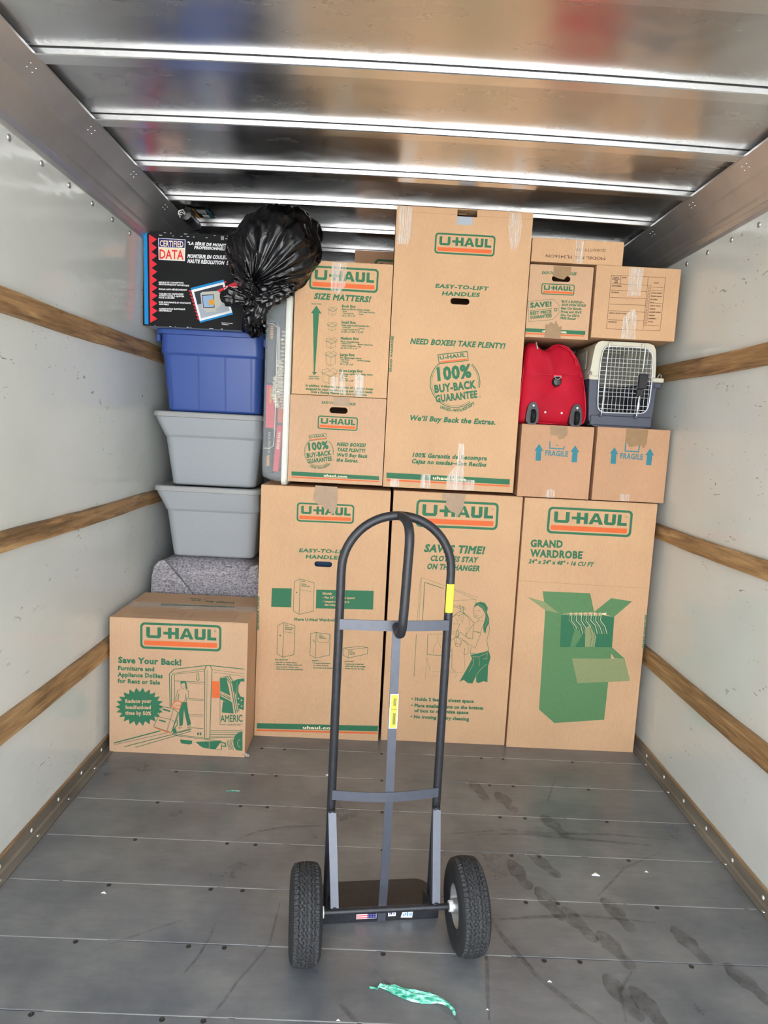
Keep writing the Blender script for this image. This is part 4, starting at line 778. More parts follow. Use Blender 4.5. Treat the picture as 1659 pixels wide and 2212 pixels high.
  ['L','green',0.0021,[(-0.3235,1.3436),(-0.327,1.3481),(-0.3301,1.3528),(-0.3327,1.3578),(-0.335,1.363),(-0.3368,1.3684),(-0.3381,1.3739),(-0.3389,1.3795),(-0.3393,1.3851),(-0.3392,1.3908),(-0.3386,1.3964),(-0.3376,1.402),(-0.3361,1.4075),(-0.3341,1.4128),(-0.3317,1.418),(-0.3289,1.4229),(-0.3256,1.4276),(-0.322,1.432),(-0.318,1.4361)]],
  ['L','green',0.0021,[(-0.2284,1.3368),(-0.2323,1.3336),(-0.2364,1.3308),(-0.2408,1.3283),(-0.2452,1.3261),(-0.2499,1.3243),(-0.2546,1.3228),(-0.2595,1.3216),(-0.2644,1.3208),(-0.2694,1.3204),(-0.2744,1.3203),(-0.2793,1.3206),(-0.2842,1.3213),(-0.2891,1.3223),(-0.2939,1.3237),(-0.2985,1.3254),(-0.303,1.3275),(-0.3073,1.3299),(-0.3115,1.3326)]],
  ['L','green',0.001,[(-0.2316,1.4366),(-0.2288,1.4342),(-0.2262,1.4317),(-0.2237,1.429),(-0.2215,1.4261),(-0.2193,1.4232),(-0.2174,1.4201),(-0.2156,1.4169),(-0.214,1.4136),(-0.2127,1.4102),(-0.2115,1.4067),(-0.2105,1.4032),(-0.2097,1.3996),(-0.2092,1.396),(-0.2088,1.3924),(-0.2087,1.3887),(-0.2088,1.385),(-0.2091,1.3813),(-0.2096,1.3777)]],
  ['L','green',0.001,[(-0.3204,1.3463),(-0.3236,1.3505),(-0.3265,1.355),(-0.329,1.3596),(-0.3311,1.3645),(-0.3328,1.3695),(-0.3341,1.3747),(-0.3349,1.38),(-0.3352,1.3853),(-0.3351,1.3906),(-0.3346,1.3959),(-0.3336,1.4011),(-0.3322,1.4063),(-0.3303,1.4113),(-0.328,1.4161),(-0.3254,1.4208),(-0.3223,1.4252),(-0.3189,1.4293),(-0.3152,1.4331)]],
  ['L','green',0.001,[(-0.2311,1.3399),(-0.2347,1.3369),(-0.2386,1.3343),(-0.2427,1.3319),(-0.2469,1.3299),(-0.2512,1.3281),(-0.2557,1.3267),(-0.2603,1.3256),(-0.2649,1.3249),(-0.2695,1.3245),(-0.2742,1.3244),(-0.2789,1.3247),(-0.2835,1.3253),(-0.2881,1.3263),(-0.2925,1.3276),(-0.2969,1.3292),(-0.3011,1.3312),(-0.3052,1.3334),(-0.3091,1.336)]],
  ['P','green',[(-0.3223,1.4615),(-0.242,1.4745),(-0.2376,1.4484),(-0.3175,1.4354)]],
  ['P','card',[(-0.32,1.4596),(-0.2437,1.4718),(-0.24,1.4501),(-0.3158,1.4381)]],
  ['T', 'U-HAUL', 'w', 'green', -0.3156, 1.447, 0.1658, 0.0709, 0.0112],
  ['L','orange',0.0039,[(-0.3149,1.4407),(-0.2429,1.4522)]],
  ['T', '100%', 'b', 'green', -0.3191, 1.3892, 0.1519, 0.0932, 0.0377],
  ['T', 'BUY-BACK', 'b', 'green', -0.3257, 1.3562, 0.1677, 0.1138, 0.0229],
  ['T', 'GUARANTEE', 'b', 'green', -0.3221, 1.3306, 0.1679, 0.1143, 0.0209],
  ['T', 'UNUSED', 'b', 'green', -0.3108, 1.3162, -0.2627, 0.03, 0.0089],
  ['T', '–WITH', 'b', 'green', -0.2792, 1.308, 0.0506, 0.0296, 0.0089],
  ['T', 'RECEIPT', 'b', 'green', -0.2458, 1.3122, 0.5404, 0.0362, 0.0089],
  ['L','green',0.0008,[(-0.2008,1.3532),(-0.2012,1.3517),(-0.2024,1.3507),(-0.204,1.3506),(-0.2054,1.3515),(-0.2059,1.3529),(-0.2055,1.3545),(-0.2042,1.3555),(-0.2026,1.3556),(-0.2013,1.3547),(-0.2008,1.3532)]],
  ['T', 'NEED BOXES?', 'bi', 'green', -0.1915, 1.4187, 0.0044, 0.1362, 0.0172],
  ['T', 'TAKE PLENTY!', 'bi', 'green', -0.1904, 1.3939, 0.003, 0.133, 0.0172],
  ['T', 'We’ll Buy Back', 'bi', 'green', -0.1911, 1.3702, -0.0007, 0.1473, 0.0172],
  ['T', 'the Extras.', 'bi', 'green', -0.1914, 1.3469, -0.0047, 0.1054, 0.0176],
  ['P','green',[(-0.3953,1.2913),(0.0106,1.2886),(0.0115,1.2707),(-0.3947,1.2722)]],
  ['P','orange',[(-0.3954,1.268),(0.0117,1.2665),(0.012,1.2615),(-0.3952,1.2625)]],
  ['T', 'uhaul.com', 'w', 'cream', -0.2455, 1.2746, -0.012, 0.1086, 0.0118],
 ],
 'behind': [
  ['G',-0.0673,2.4176,-0.0018,0.3816,0.1176],
 ],
 'model': [
  ['T', 'MODEL NO. PL3416ON', 'r', 'dark', 0.9773, 2.3226, -3.1356, 0.2677, 0.0145],
  ['T', 'QUANTITY: 1PC', 'r', 'dark', 0.9766, 2.3568, -3.1225, 0.1364, 0.0129],
 ],
 'save': [
  ['T', 'EASY-TO-LIFT HANDLES', 'bi', 'green', 0.6939, 2.2312, 0.0146, 0.1575, 0.0129],
  ['G',0.697,2.1918,0.0087,0.1497,0.048],
  ['L','green',0.0015,[(0.6425,2.1094),(0.754,2.1254),(0.7823,2.1017),(0.7853,2.0656),(0.7589,2.0353),(0.6526,2.0214),(0.6425,2.1094)]],
  ['L','green',0.0034,[(0.775,2.08),(0.7746,2.0771),(0.7731,2.0748),(0.7707,2.0734),(0.7679,2.0732),(0.7653,2.0744),(0.7634,2.0765),(0.7625,2.0793),(0.7629,2.0822),(0.7645,2.0845),(0.7669,2.0859),(0.7696,2.086),(0.7722,2.0849),(0.7741,2.0827),(0.775,2.08)]],
  ['T', 'SAVE!', 'b', 'green', 0.6533, 2.0811, 0.1189, 0.0978, 0.0235],
  ['L','green',0.002,[(0.6542,2.0695),(0.7511,2.0839)]],
  ['T', 'BEST PRICE', 'b', 'green', 0.6566, 2.051, 0.1201, 0.096, 0.0151],
  ['T', 'GUARANTEED', 'b', 'green', 0.658, 2.0324, 0.1326, 0.0976, 0.0151],
  ['T', '“BUY A BUNDLE—', 'bi', 'green', 0.7887, 2.1114, 0.0128, 0.109, 0.0111],
  ['T', 'SAVE EVEN MORE!', 'bi', 'green', 0.7933, 2.0972, 0.0143, 0.1118, 0.0111],
  ['T', 'Beat Our Bundle', 'bi', 'green', 0.7921, 2.0822, 0.0084, 0.0952, 0.0113],
  ['T', 'Prices and We’ll', 'bi', 'green', 0.7924, 2.0674, 0.0063, 0.0947, 0.0111],
  ['T', 'Give You $20 in', 'bi', 'green', 0.7921, 2.0524, 0.0045, 0.0881, 0.0113],
  ['T', 'FREE Boxes!', 'bi', 'green', 0.7923, 2.0389, -0.0069, 0.0723, 0.0111],
  ['P','green',[(0.6404,1.9918),(0.9119,1.9926),(0.911,1.9752),(0.6406,1.9763)]],
  ['P','orange',[(0.641,1.9716),(0.9063,1.9735),(0.9068,1.9679),(0.6415,1.9655)]],
  ['T', 'uhaul.com', 'w', 'cream', 0.7167, 1.9779, 0.0, 0.1096, 0.012],
 ],
 'form': [
  ['L','dark',0.0015,[(1.0075,2.2425),(1.2516,2.245),(1.2497,2.0109),(1.0062,2.0078),(1.0075,2.2425)]],
  ['L','dark',0.0015,[(1.1736,2.2433),(1.1723,2.0107)]],
  ['L','dark',0.0015,[(1.007,2.2056),(1.1738,2.2078)]],
  ['L','dark',0.0015,[(1.011,2.1781),(1.1741,2.18)]],
  ['L','dark',0.0015,[(1.0105,2.1461),(1.1748,2.1485)]],
  ['L','dark',0.0015,[(1.0108,2.1168),(1.1761,2.1198)]],
  ['L','dark',0.0015,[(1.011,2.088),(1.1757,2.0895)]],
  ['L','dark',0.0015,[(1.0098,2.0482),(1.1747,2.0506)]],
  ['L','dark',0.0015,[(1.0505,2.2438),(1.0515,2.207)]],
  ['L','dark',0.0015,[(1.0904,2.0477),(1.09,2.0111)]],
  ['T', 'PLACE', 'b', 'dark', 1.0181, 2.2315, 0.0087, 0.023, 0.0055],
  ['T', 'INVENTORY', 'b', 'dark', 1.013, 2.2239, 0.0087, 0.0345, 0.0055],
  ['T', 'TAB', 'b', 'dark', 1.0242, 2.2171, 0.0075, 0.0134, 0.0055],
  ['T', 'HERE', 'b', 'dark', 1.0221, 2.2091, 0.0116, 0.0172, 0.0056],
  ['T', 'NAME:', 'b', 'dark', 1.0554, 2.2321, 0.0093, 0.0215, 0.0055],
  ['T', 'JOB NUMBER:', 'b', 'dark', 1.0124, 2.1943, 0.0088, 0.0455, 0.0055],
  ['T', 'CONTENTS:', 'b', 'dark', 1.0126, 2.1656, 0.0082, 0.0365, 0.0055],
  ['T', 'SPECIAL INSTRUCTIONS:', 'b', 'dark', 1.0132, 2.075, 0.0077, 0.078, 0.0057],
  ['T', 'PACKED BY:', 'b', 'dark', 1.0119, 2.0362, 0.0076, 0.0395, 0.0055],
  ['T', 'DATE:', 'b', 'dark', 1.0947, 2.0386, 0.0052, 0.0193, 0.0056],
  ['T', 'ROOM', 'b', 'dark', 1.2027, 2.2162, 0.0099, 0.0201, 0.0056],
  ['L','dark',0.0012,[(1.179,2.208),(1.1896,2.2081),(1.19,2.1984),(1.1795,2.1984),(1.179,2.208)]],
  ['L','dark',0.0012,[(1.1947,2.1996),(1.2465,2.2004)]],
  ['L','dark',0.0012,[(1.1788,2.1942),(1.1893,2.1942),(1.1898,2.1845),(1.1792,2.1845),(1.1788,2.1942)]],
  ['L','dark',0.0012,[(1.1945,2.1857),(1.2463,2.1866)]],
  ['L','dark',0.0012,[(1.1785,2.1803),(1.1891,2.1803),(1.1896,2.1706),(1.179,2.1706),(1.1785,2.1803)]],
  ['T', 'LIVING ROOM', 'b', 'dark', 1.1942, 2.1723, 0.0126, 0.0476, 0.0055],
  ['L','dark',0.0012,[(1.1783,2.1663),(1.1889,2.1664),(1.1893,2.1567),(1.1788,2.1566),(1.1783,2.1663)]],
  ['T', 'DINING ROOM', 'b', 'dark', 1.194, 2.1583, 0.0147, 0.0476, 0.0057],
  ['L','dark',0.0012,[(1.1781,2.1524),(1.1886,2.1525),(1.1891,2.1428),(1.1785,2.1427),(1.1781,2.1524)]],
  ['T', 'KITCHEN', 'b', 'dark', 1.1938, 2.1444, -0.0099, 0.0303, 0.0056],
  ['L','dark',0.0012,[(1.1778,2.1385),(1.1884,2.1386),(1.1889,2.1288),(1.1783,2.1287),(1.1778,2.1385)]],
  ['T', 'BATH', 'b', 'dark', 1.1935, 2.1304, -0.0514, 0.0175, 0.0057],
  ['L','dark',0.0012,[(1.2118,2.1309),(1.2455,2.1308)]],
  ['L','dark',0.0012,[(1.1776,2.1245),(1.1882,2.1246),(1.1886,2.1148),(1.178,2.1148),(1.1776,2.1245)]],
  ['T', 'FAMILY ROOM', 'b', 'dark', 1.1933, 2.1165, 0.0126, 0.0476, 0.0056],
  ['L','dark',0.0012,[(1.1773,2.1105),(1.1879,2.1106),(1.1884,2.1009),(1.1778,2.1008),(1.1773,2.1105)]],
  ['T', 'OFFICE', 'b', 'dark', 1.1931, 2.1025, -0.0192, 0.0261, 0.0056],
  ['L','dark',0.0012,[(1.1771,2.0965),(1.1877,2.0966),(1.1882,2.0868),(1.1776,2.0868),(1.1771,2.0965)]],
  ['T', 'LAUNDRY ROOM', 'b', 'dark', 1.1928, 2.0885, 0.0154, 0.0521, 0.0055],
  ['L','dark',0.0012,[(1.1769,2.0825),(1.1875,2.0826),(1.1879,2.0728),(1.1773,2.0728),(1.1769,2.0825)]],
  ['T', 'GARAGE', 'b', 'dark', 1.1926, 2.0745, -0.0192, 0.0261, 0.0056],
  ['L','dark',0.0012,[(1.1766,2.0685),(1.1872,2.0686),(1.1877,2.0588),(1.1771,2.0587),(1.1766,2.0685)]],
  ['T', 'BASEMENT', 'b', 'dark', 1.1924, 2.0604, 0.0, 0.0347, 0.0057],
  ['L','dark',0.0012,[(1.1764,2.0545),(1.187,2.0546),(1.1875,2.0447),(1.1768,2.0447),(1.1764,2.0545)]],
  ['T', 'ATTIC', 'b', 'dark', 1.1921, 2.0464, -0.0365, 0.0219, 0.0055],
  ['L','dark',0.0012,[(1.1761,2.0404),(1.1868,2.0405),(1.1872,2.0307),(1.1766,2.0306),(1.1761,2.0404)]],
  ['L','dark',0.0012,[(1.1919,2.0319),(1.2441,2.0327)]],
 ],
 'fragile_a': [
  ['P','teal',[(0.7419,1.4756),(0.7635,1.4443),(0.754,1.4438),(0.7552,1.3976),(0.7302,1.3978),(0.7309,1.4441),(0.7219,1.4436)]],
  ['P','teal',[(0.9096,1.4768),(0.93,1.446),(0.9228,1.4456),(0.9234,1.3988),(0.8979,1.3985),(0.8987,1.4463),(0.8892,1.4458)]],
  ['L','teal',0.0053,[(0.7911,1.4899),(0.7927,1.4577),(0.8575,1.4576),(0.8598,1.4696)]],
  ['L','teal',0.0019,[(0.8142,1.4706),(0.8357,1.4708)]],
  ['L','teal',0.0019,[(0.8246,1.4778),(0.8252,1.4702)]],
  ['T', 'FRAGILE', 'n', 'teal', 0.7734, 1.4224, 0.0, 0.1062, 0.0273],
 ],
 'fragile_b': [
  ['P','teal',[(1.0919,1.4779),(1.1116,1.4465),(1.103,1.4461),(1.1048,1.4007),(1.0797,1.4009),(1.0803,1.4473),(1.0721,1.4469)]],
  ['P','teal',[(1.2576,1.48),(1.2789,1.4491),(1.2703,1.4487),(1.27,1.4027),(1.2449,1.4029),(1.2462,1.4485),(1.2376,1.448)]],
  ['L','teal',0.0053,[(1.1419,1.5242),(1.1424,1.4623),(1.205,1.4617),(1.2069,1.4918)]],
  ['L','teal',0.0019,[(1.1644,1.4739),(1.1739,1.4744)]],
  ['T', 'FRAGILE', 'n', 'teal', 1.1222, 1.4255, 0.0009, 0.106, 0.0279],
 ],
 'monitor': [
  ['P','blue',[(-1.1693,2.3823),(-1.1524,2.382),(-1.1418,1.9536),(-1.1608,1.9538)]],
  ['P','red',[(-1.143,2.373),(-1.1054,2.3518),(-1.1309,2.3316),(-1.1046,2.314),(-1.1304,2.2934),(-1.1039,2.2755),(-1.1299,2.2551),(-1.1032,2.2374),(-1.1294,2.2184),(-1.1025,2.2021),(-1.1289,2.1813),(-1.1017,2.1633),(-1.1284,2.1442),(-1.101,2.1278),(-1.1279,2.1077),(-1.1003,2.0905),(-1.1274,2.0709),(-1.0996,2.0542),(-1.1269,2.0355),(-1.0989,2.0196),(-1.1264,1.9994),(-1.0982,1.982),(-1.1259,1.966),(-1.1336,1.961)]],
  ['P','white',[(-1.099,2.3584),(-0.969,2.3578),(-0.9705,2.258),(-1.0956,2.2583)]],
  ['P','navy',[(-1.096,2.3563),(-0.9719,2.3554),(-0.9726,2.3186),(-1.0951,2.3173)]],
  ['P','cream',[(-1.0944,2.3151),(-0.9731,2.3163),(-0.9735,2.2613),(-1.0933,2.2613)]],
  ['T', 'CERTIFIED', 'n', 'cream', -1.091, 2.3198, 0.0116, 0.1125, 0.0302],
  ['T', 'DATA', 's', 'red', -1.0922, 2.263, 0.013, 0.1157, 0.0467],
  ['T', '"LA SÉRIE DE MONITEURS', 'bi', 'white', -0.9611, 2.3345, -0.0081, 0.2348, 0.0148],
  ['T', 'PROFESSIONNELS"', 'bi', 'white', -0.9273, 2.3165, 0.0062, 0.1614, 0.014],
  ['T', 'MONITEUR EN COULEURS', 'bi', 'white', -0.959, 2.2734, 0.0143, 0.2105, 0.0182],
  ['T', 'HAUTE RÉSOLUTION  DE 14"', 'bi', 'white', -0.9586, 2.2507, 0.0008, 0.2443, 0.0179],
  ['T', 'MEUBLE DE CONCEPTION', 'b', 'white', -1.0939, 2.1494, 0.0277, 0.1191, 0.0074],
  ['T', 'ERGONOMIQUE ET ESTHÉTIQUE', 'b', 'white', -1.0938, 2.1408, 0.0048, 0.1457, 0.0074],
  ['T', 'ÉCRAN ANTI-RÉFLÉCHISSANT', 'b', 'white', -1.0936, 2.1179, 0.0221, 0.1358, 0.0074],
  ['T', 'TABLEAU DE COMMANDE', 'b', 'white', -1.0934, 2.096, 0.0321, 0.1183, 0.0075],
  ['T', 'AVANT FACILE À AJUSTER', 'b', 'white', -1.0933, 2.0874, 0.0188, 0.1224, 0.0074],
  ['T', "POUR L'USAGER", 'b', 'white', -1.0932, 2.0776, 0.0299, 0.0768, 0.0075],
  ['T', 'BASE INCLINANTE ET PIVOTANTE', 'b', 'white', -1.093, 2.0574, 0.0143, 0.1539, 0.0075],
  ['T', 'AMOVIBLE', 'b', 'white', -1.0929, 2.0476, 0.0169, 0.0473, 0.0075],
  ['T', 'ALIMENTATION ÉLECTRIQUE', 'b', 'white', -1.0927, 2.0257, 0.0292, 0.1269, 0.0075],
  ['T', 'UNIVERSELLE', 'b', 'white', -1.0926, 2.017, 0.0243, 0.0616, 0.0075],
  ['P','blue',[(-0.9409,2.1344),(-0.7835,2.1816),(-0.7343,2.0222),(-0.892,1.9734)]],
  ['P','white',[(-0.9378,2.1248),(-0.7803,2.1714),(-0.7381,2.0301),(-0.8939,1.9815)]],
  ['P','slate',[(-0.9241,2.1169),(-0.7871,2.1584),(-0.7699,2.1001),(-0.9071,2.0584)]],
  ['P','pgrey',[(-0.9071,2.0584),(-0.7699,2.1001),(-0.7507,2.0376),(-0.8882,1.9945)]],
  ['P','red',[(-0.9407,2.1246),(-0.9519,2.1223),(-0.9382,2.111)]],
  ['P','red',[(-0.9356,2.1088),(-0.9466,2.1065),(-0.933,2.0951)]],
  ['P','red',[(-0.9304,2.093),(-0.9413,2.0907),(-0.9278,2.0793)]],
  ['P','red',[(-0.9252,2.0771),(-0.9359,2.0748),(-0.9227,2.0634)]],
  ['P','red',[(-0.9201,2.0612),(-0.9306,2.0589),(-0.9175,2.0475)]],
  ['P','red',[(-0.9149,2.0453),(-0.9252,2.043),(-0.9123,2.0315)]],
  ['P','red',[(-0.9097,2.0294),(-0.9199,2.0271),(-0.9071,2.0156)]],
  ['P','red',[(-0.9045,2.0134),(-0.9145,2.0112),(-0.9019,1.9996)]],
  ['P','red',[(-0.8993,1.9975),(-0.9091,1.9952),(-0.8967,1.9837)]],
  ['P','beige',[(-0.8938,2.1121),(-0.8845,2.1189),(-0.8101,2.128),(-0.7933,2.115),(-0.7898,2.0633),(-0.8237,2.0384),(-0.8711,2.0342),(-0.8843,2.0422)]],
  ['P','slate',[(-0.8866,2.1044),(-0.8299,2.112),(-0.8227,2.0489),(-0.8784,2.0437)]],
  ['P','sky',[(-0.883,2.1006),(-0.8328,2.1078),(-0.8264,2.0528),(-0.8755,2.0479)]],
  ['P','amber',[(-0.8525,2.0832),(-0.8259,2.0874),(-0.8254,2.0626),(-0.8502,2.059)]],
  ['P','beige',[(-0.8664,2.0345),(-0.819,2.0387),(-0.8099,2.0316),(-0.8603,2.025)]],
  ['P','red',[(-0.8131,2.1295),(-0.7272,2.1747),(-0.6989,2.1038),(-0.767,2.1049)]],
  ['T', 'GARANTIE', 'b', 'white', -0.7709, 2.1449, -0.0089, 0.0562, 0.0081],
  ['T', "D'UN AN DE", 'b', 'white', -0.7795, 2.1341, -0.0147, 0.068, 0.0081],
  ['T', 'CANADA', 'b', 'white', -0.7793, 2.1227, -0.0211, 0.0474, 0.008],
  ['P','red',[(-0.7816,2.1771),(-0.7686,2.1737),(-0.7755,2.1642)]],
  ['T', 'Imprimé au Canada', 'b', 'white', -0.788, 1.9776, -0.0242, 0.0536, 0.0041],
  ['T', '7700216', 'b', 'white', -0.7878, 1.9695, -0.0183, 0.0327, 0.0052],
 ],
}
# ---------------------------------------------------------------- printed lettering
FAT = {'b': .050, 'w': .044, 'r': .004, 's': .020, 'n': .030}   # stroke weight added to the type
TXT = {}
PRINTS['spine'] = [['T', 'DICK FRANCIS', 'r', 'cream', -.512, 1.465, -math.pi / 2, .095, .011], ['T', 'ENCORE', 'b', 'amber', -.514, 1.36, -math.pi / 2, .05, .011]]
def prepare_texts():
    want = {(op[1], op[2][0]) for ops in PRINTS.values() for op in ops if op[0] == 'T'} | {('H', 'b')}
    obs = {}
    for key in want:
        cu = bpy.data.curves.new('t', 'FONT'); cu.body = key[0]; cu.resolution_u = 2; cu.size = 1; cu.bevel_depth = FAT[key[1]]; cu.bevel_resolution = 0
        cu.space_character = 1.0 if key[1] in 'rs' else 1.10
        o = bpy.data.objects.new('t', cu); COL.objects.link(o); obs[key] = o
    dg = bpy.context.evaluated_depsgraph_get()
    for key, o in obs.items():
        e = o.evaluated_get(dg); me = e.to_mesh()
        d_ = FAT[key[1]]; TXT[key] = ([(v.co.x, v.co.y, v.co.z / d_) for v in me.vertices], [tuple(p.vertices) for p in me.polygons if min(me.vertices[i].co.z for i in p.vertices) > -d_ * .01]); e.to_mesh_clear()
    for o in obs.values(): bpy.data.objects.remove(o)
prepare_texts()
LOGO = {}
def logo_polys():
    """unit-wide road-sign logo: (colour, polygon, holes), z downwards"""
    H = 0.325
    out = [('green', rrect(0, 1, -H, 0, .055), [rrect(.028, .972, -H + .028, -.028, .034)])]
    out.append(('orange', [(.048, -.222), (.948, -.222), (.948, -.280), (.048, -.280)], []))
    T, B = -.055, -.190
    def U(a, b): return [(a, T), (a + .045, T), (a + .045, B + .035), (b - .045, B + .035), (b - .045, T), (b, T), (b, B + .022), (b - .022, B), (a + .022, B), (a, B + .022)]
    out.append(('green', U(.075, .257), []))
    out.append(('green', [(.285, -.106), (.342, -.106), (.342, T), (.386, T), (.386, -.106), (.430, -.106), (.430, T), (.476, T), (.476, B), (.430, B), (.430, -.140), (.386, -.140), (.386, B), (.342, B), (.342, -.140), (.285, -.140)], []))
    out.append(('green', [(.548, T), (.594, T), (.658, B), (.610, B), (.598, -.162), (.543, -.162), (.532, B), (.485, B)], [[(.571, -.088), (.590, -.132), (.552, -.132)]]))
    out.append(('green', U(.668, .805), []))
    out.append(('green', [(.826, T), (.870, T), (.870, B + .035), (.938, B + .035), (.938, B), (.826, B)], []))
    c = (.925, -.078); r = lambda q: [(c[0] + q * math.cos(k * math.pi / 5), c[1] + q * math.sin(k * math.pi / 5)) for k in range(10)]
    out.append(('green', r(.010), [r(.007)]))
    return out
def fill(loops):
    bm = bmesh.new(); es = []
    for lp in loops:
        vv = [bm.verts.new((p[0], p[1], 0)) for p in lp]
        es += [bm.edges.new((vv[i], vv[(i + 1) % len(vv)])) for i in range(len(vv))]
    bmesh.ops.triangle_fill(bm, use_beauty=False, use_dissolve=False, edges=es)
    bm.verts.index_update(); r = ([tuple(v.co)[:2] for v in bm.verts], [tuple(v.index for v in f.verts) for f in bm.faces]); bm.free(); return r
LOGO_M = [(c, fill([p] + h)) for c, p, h in logo_polys()]
def lettering(key, parent, place, card='cardboard', name='printed_lettering'):
    """place(a, b, lift) turns a point of the printed face into space"""
    q = MB(); mats = []; lift = 0.0006
    def slot(c):
        m_ = card if c == 'card' else 'ink_' + c
        if m_ not in mats: mats.append(m_)
        return mats.index(m_)
    for i, op in enumerate(PRINTS[key]):
        L = lift + i * 0.000012
        if op[0] == 'P':
            v, f = fill([op[2]]) if len(op[2]) > 4 else (op[2], [tuple(range(len(op[2])))])
            q.cur = slot(op[1]); q.add([place(a, b, L) for a, b in v], f)
        elif op[0] == 'L':
            q.cur = slot(op[1]); w = op[2] / 2; P = [Vector(p) for p in op[3]]
            closed = (P[0] - P[-1]).length < 1e-5 and len(P) > 3
            if closed: P = P[:-1]
            n = len(P); A = []; B = []
            for k in range(n):
                d0 = (P[k] - P[k - 1]).normalized() if (k or closed) else None; d1 = (P[(k + 1) % n] - P[k]).normalized() if (k < n - 1 or closed) else None
                d0 = d0 or d1; d1 = d1 or d0; t_ = (d0 + d1); t_ = t_.normalized() if t_.length > .05 else d1
                nn = Vector((-t_.y, t_.x)); s_ = w / max(.45, nn.dot(Vector((-d1.y, d1.x))))
                A.append(P[k] + nn * s_); B.append(P[k] - nn * s_)
            m_ = n if closed else n - 1
            q.add([place(a.x, a.y, L) for a in A + B], [(k, (k + 1) % n, n + (k + 1) % n, n + k) for k in range(m_)])
        elif op[0] == 'T':
            _, tx, st, col, x, z, an, W, cap = op
            v, f = TXT[(tx, st[0])]; hv, _f = TXT[('H', 'b')]
            ch = max(p[1] for p in hv) - min(p[1] for p in hv); x0 = min(p[0] for p in v); x1 = max(p[0] for p in v); sh = .2 if 'i' in st else 0
            sx = (W - sh * cap) / (x1 - x0); sz = cap / ch; b0 = FAT[st[0]]; c_, s_ = math.cos(an), math.sin(an)
            q.cur = slot(col); pts = []; used = {}; ff = []
            for fc in f: ff.append([used.setdefault(i, len(used)) for i in fc])
            for i in used:
                a, b, c = v[i]; w = (b + b0) * sz; u = (a - x0) * sx + sh * w; pts.append(place(x + u * c_ - w * s_, z + u * s_ + w * c_, L + max(c, 0) * 9e-6 + 1e-6))
            q.add(pts, ff)
        elif op[0] == 'G':
            _, x, z, an, W, Hh = op; c_, s_ = math.cos(an), math.sin(an); ky = Hh / .325
            for j, (col, (v, f)) in enumerate(LOGO_M):
                q.cur = slot(col); q.add([place(x + a * W * c_ - b * ky * s_, z + a * W * s_ + b * ky * c_, L + j * 1e-6) for a, b in v], f)
    return q.build(name, mats, parent, kind='stuff')
# ---------------------------------------------------------------- cartons
def stadium(cx, cz_, w, h, n=8):
    r = h / 2; out = []
    for sx, a0 in ((1, -90), (-1, 90)):
        for i in range(n + 1):
            a = math.radians(a0 + 180 * i / n); out.append((cx + sx * (w / 2 - r) + r * math.cos(a), cz_ + r * math.sin(a)))
    return out
def tape(parent, poly, y, mat='tape_brown', over=None, lift=.0012, label=None):
    """a strip stuck on the front; 'over' = (x0, x1, z_top, depth) folds it back over the lid"""
    q = MB(); q.prism(poly, y - lift - .0006, y - lift)
    if over: q.box(over[0], over[1], y - lift, y + over[3], over[2] + .0004, over[2] + .001)
    return q.build('packing_tape', mat, parent, label=label)
def carton(label, x0, x1, y0, y1, z0, z1, mat='cardboard', group=None, hole=None, notch=None, lid_gap=0.0, key=None, cat='box', crush=0):
    r = thing('cardboard_box', label, cat, group, loc=(round((x0 + x1) / 2, 3), round((y0 + y1) / 2, 3), z0))
    T = .004; outer = [(x0, z0), (x1, z0), (x1, z1), (x0, z1)]
    if notch: outer = [(x0, z0), (x1, z0), (x1, z1), (notch[1], z1), (notch[1], z1 - notch[2]), (notch[0], z1 - notch[2]), (notch[0], z1), (x0, z1)]
    q = MB()
    q.prism(outer, y0, y0 + T, holes=[stadium(*hole)] if hole else [])
    q.build('front_panel', mat, r)
    c = .003
    MB().box(x0, x0 + T, y0 + T, y1 - T, z0, z1 - .0005, .0012).build('side_panel', mat, r)
    MB().box(x1 - T, x1, y0 + T, y1 - T, z0, z1 - .0005, .0012).build('side_panel', mat, r)
    MB().box(x0, x1, y1 - T, y1, z0, z1 - .0005, .0012).build('back_panel', mat, r)
    MB().box(x0 + T, x1 - T, y0 + T, y1 - T, z0 + .0003, z0 + T).build('bottom_panel', mat, r)
    ym = (y0 + y1) / 2
    for a, b in ((y0, ym - .001), (ym + .001, y1)):
        q = MB(); g = lid_gap if a == y0 else lid_gap * .3
        q.box(x0 + .001, x1 - .001, a + .001, b, z1 - .0005 + g * .0, z1 + .0035, .0012)
        if g:
            q.v = [(x, y, z + g * (1 - abs(y - ym) / (y1 - ym) * 0) * math.sin(math.pi * (x - x0) / (x1 - x0)) * (.5 if y < ym - .02 else .1)) for x, y, z in q.v]
        q.build('top_flap', mat, r)
    q = MB()
    for a, b in ((x0, z0), (x1, z0)): pass
    if key: lettering(key, r, lambda a, b, l: (a, y0 - l, b), mat)
    return r
wg = 'tall wardrobe cartons standing on the floor'
bA = carton('wide carton on the floor at the left wall, printed with a woman and truck', -1.146, -.536, 2.90, 3.355, .0, .6215, 'cardboard_pinkish', key='low')
lettering('low_top', bA, lambda a, b, l: (a, b, .625 + l), 'cardboard_pinkish', 'printed_lid_lettering')
tape(bA, [(-.87, .598), (-.80, .598), (-.80, .600), (-.87, .600)], 2.90, 'tape_clear')
q = MB(); q.box(-1.146, -.538, 3.085, 3.165, .6252, .6258); q.build('packing_tape', 'tape_clear', bA)
q = MB(); q.tube([(-.545, 2.905, .012), (-.530, 2.895, .018), (-.520, 2.90, .008), (-.535, 2.91, .004)], .006, 6); q.build('loose_tape_end', 'tape_clear', bA)
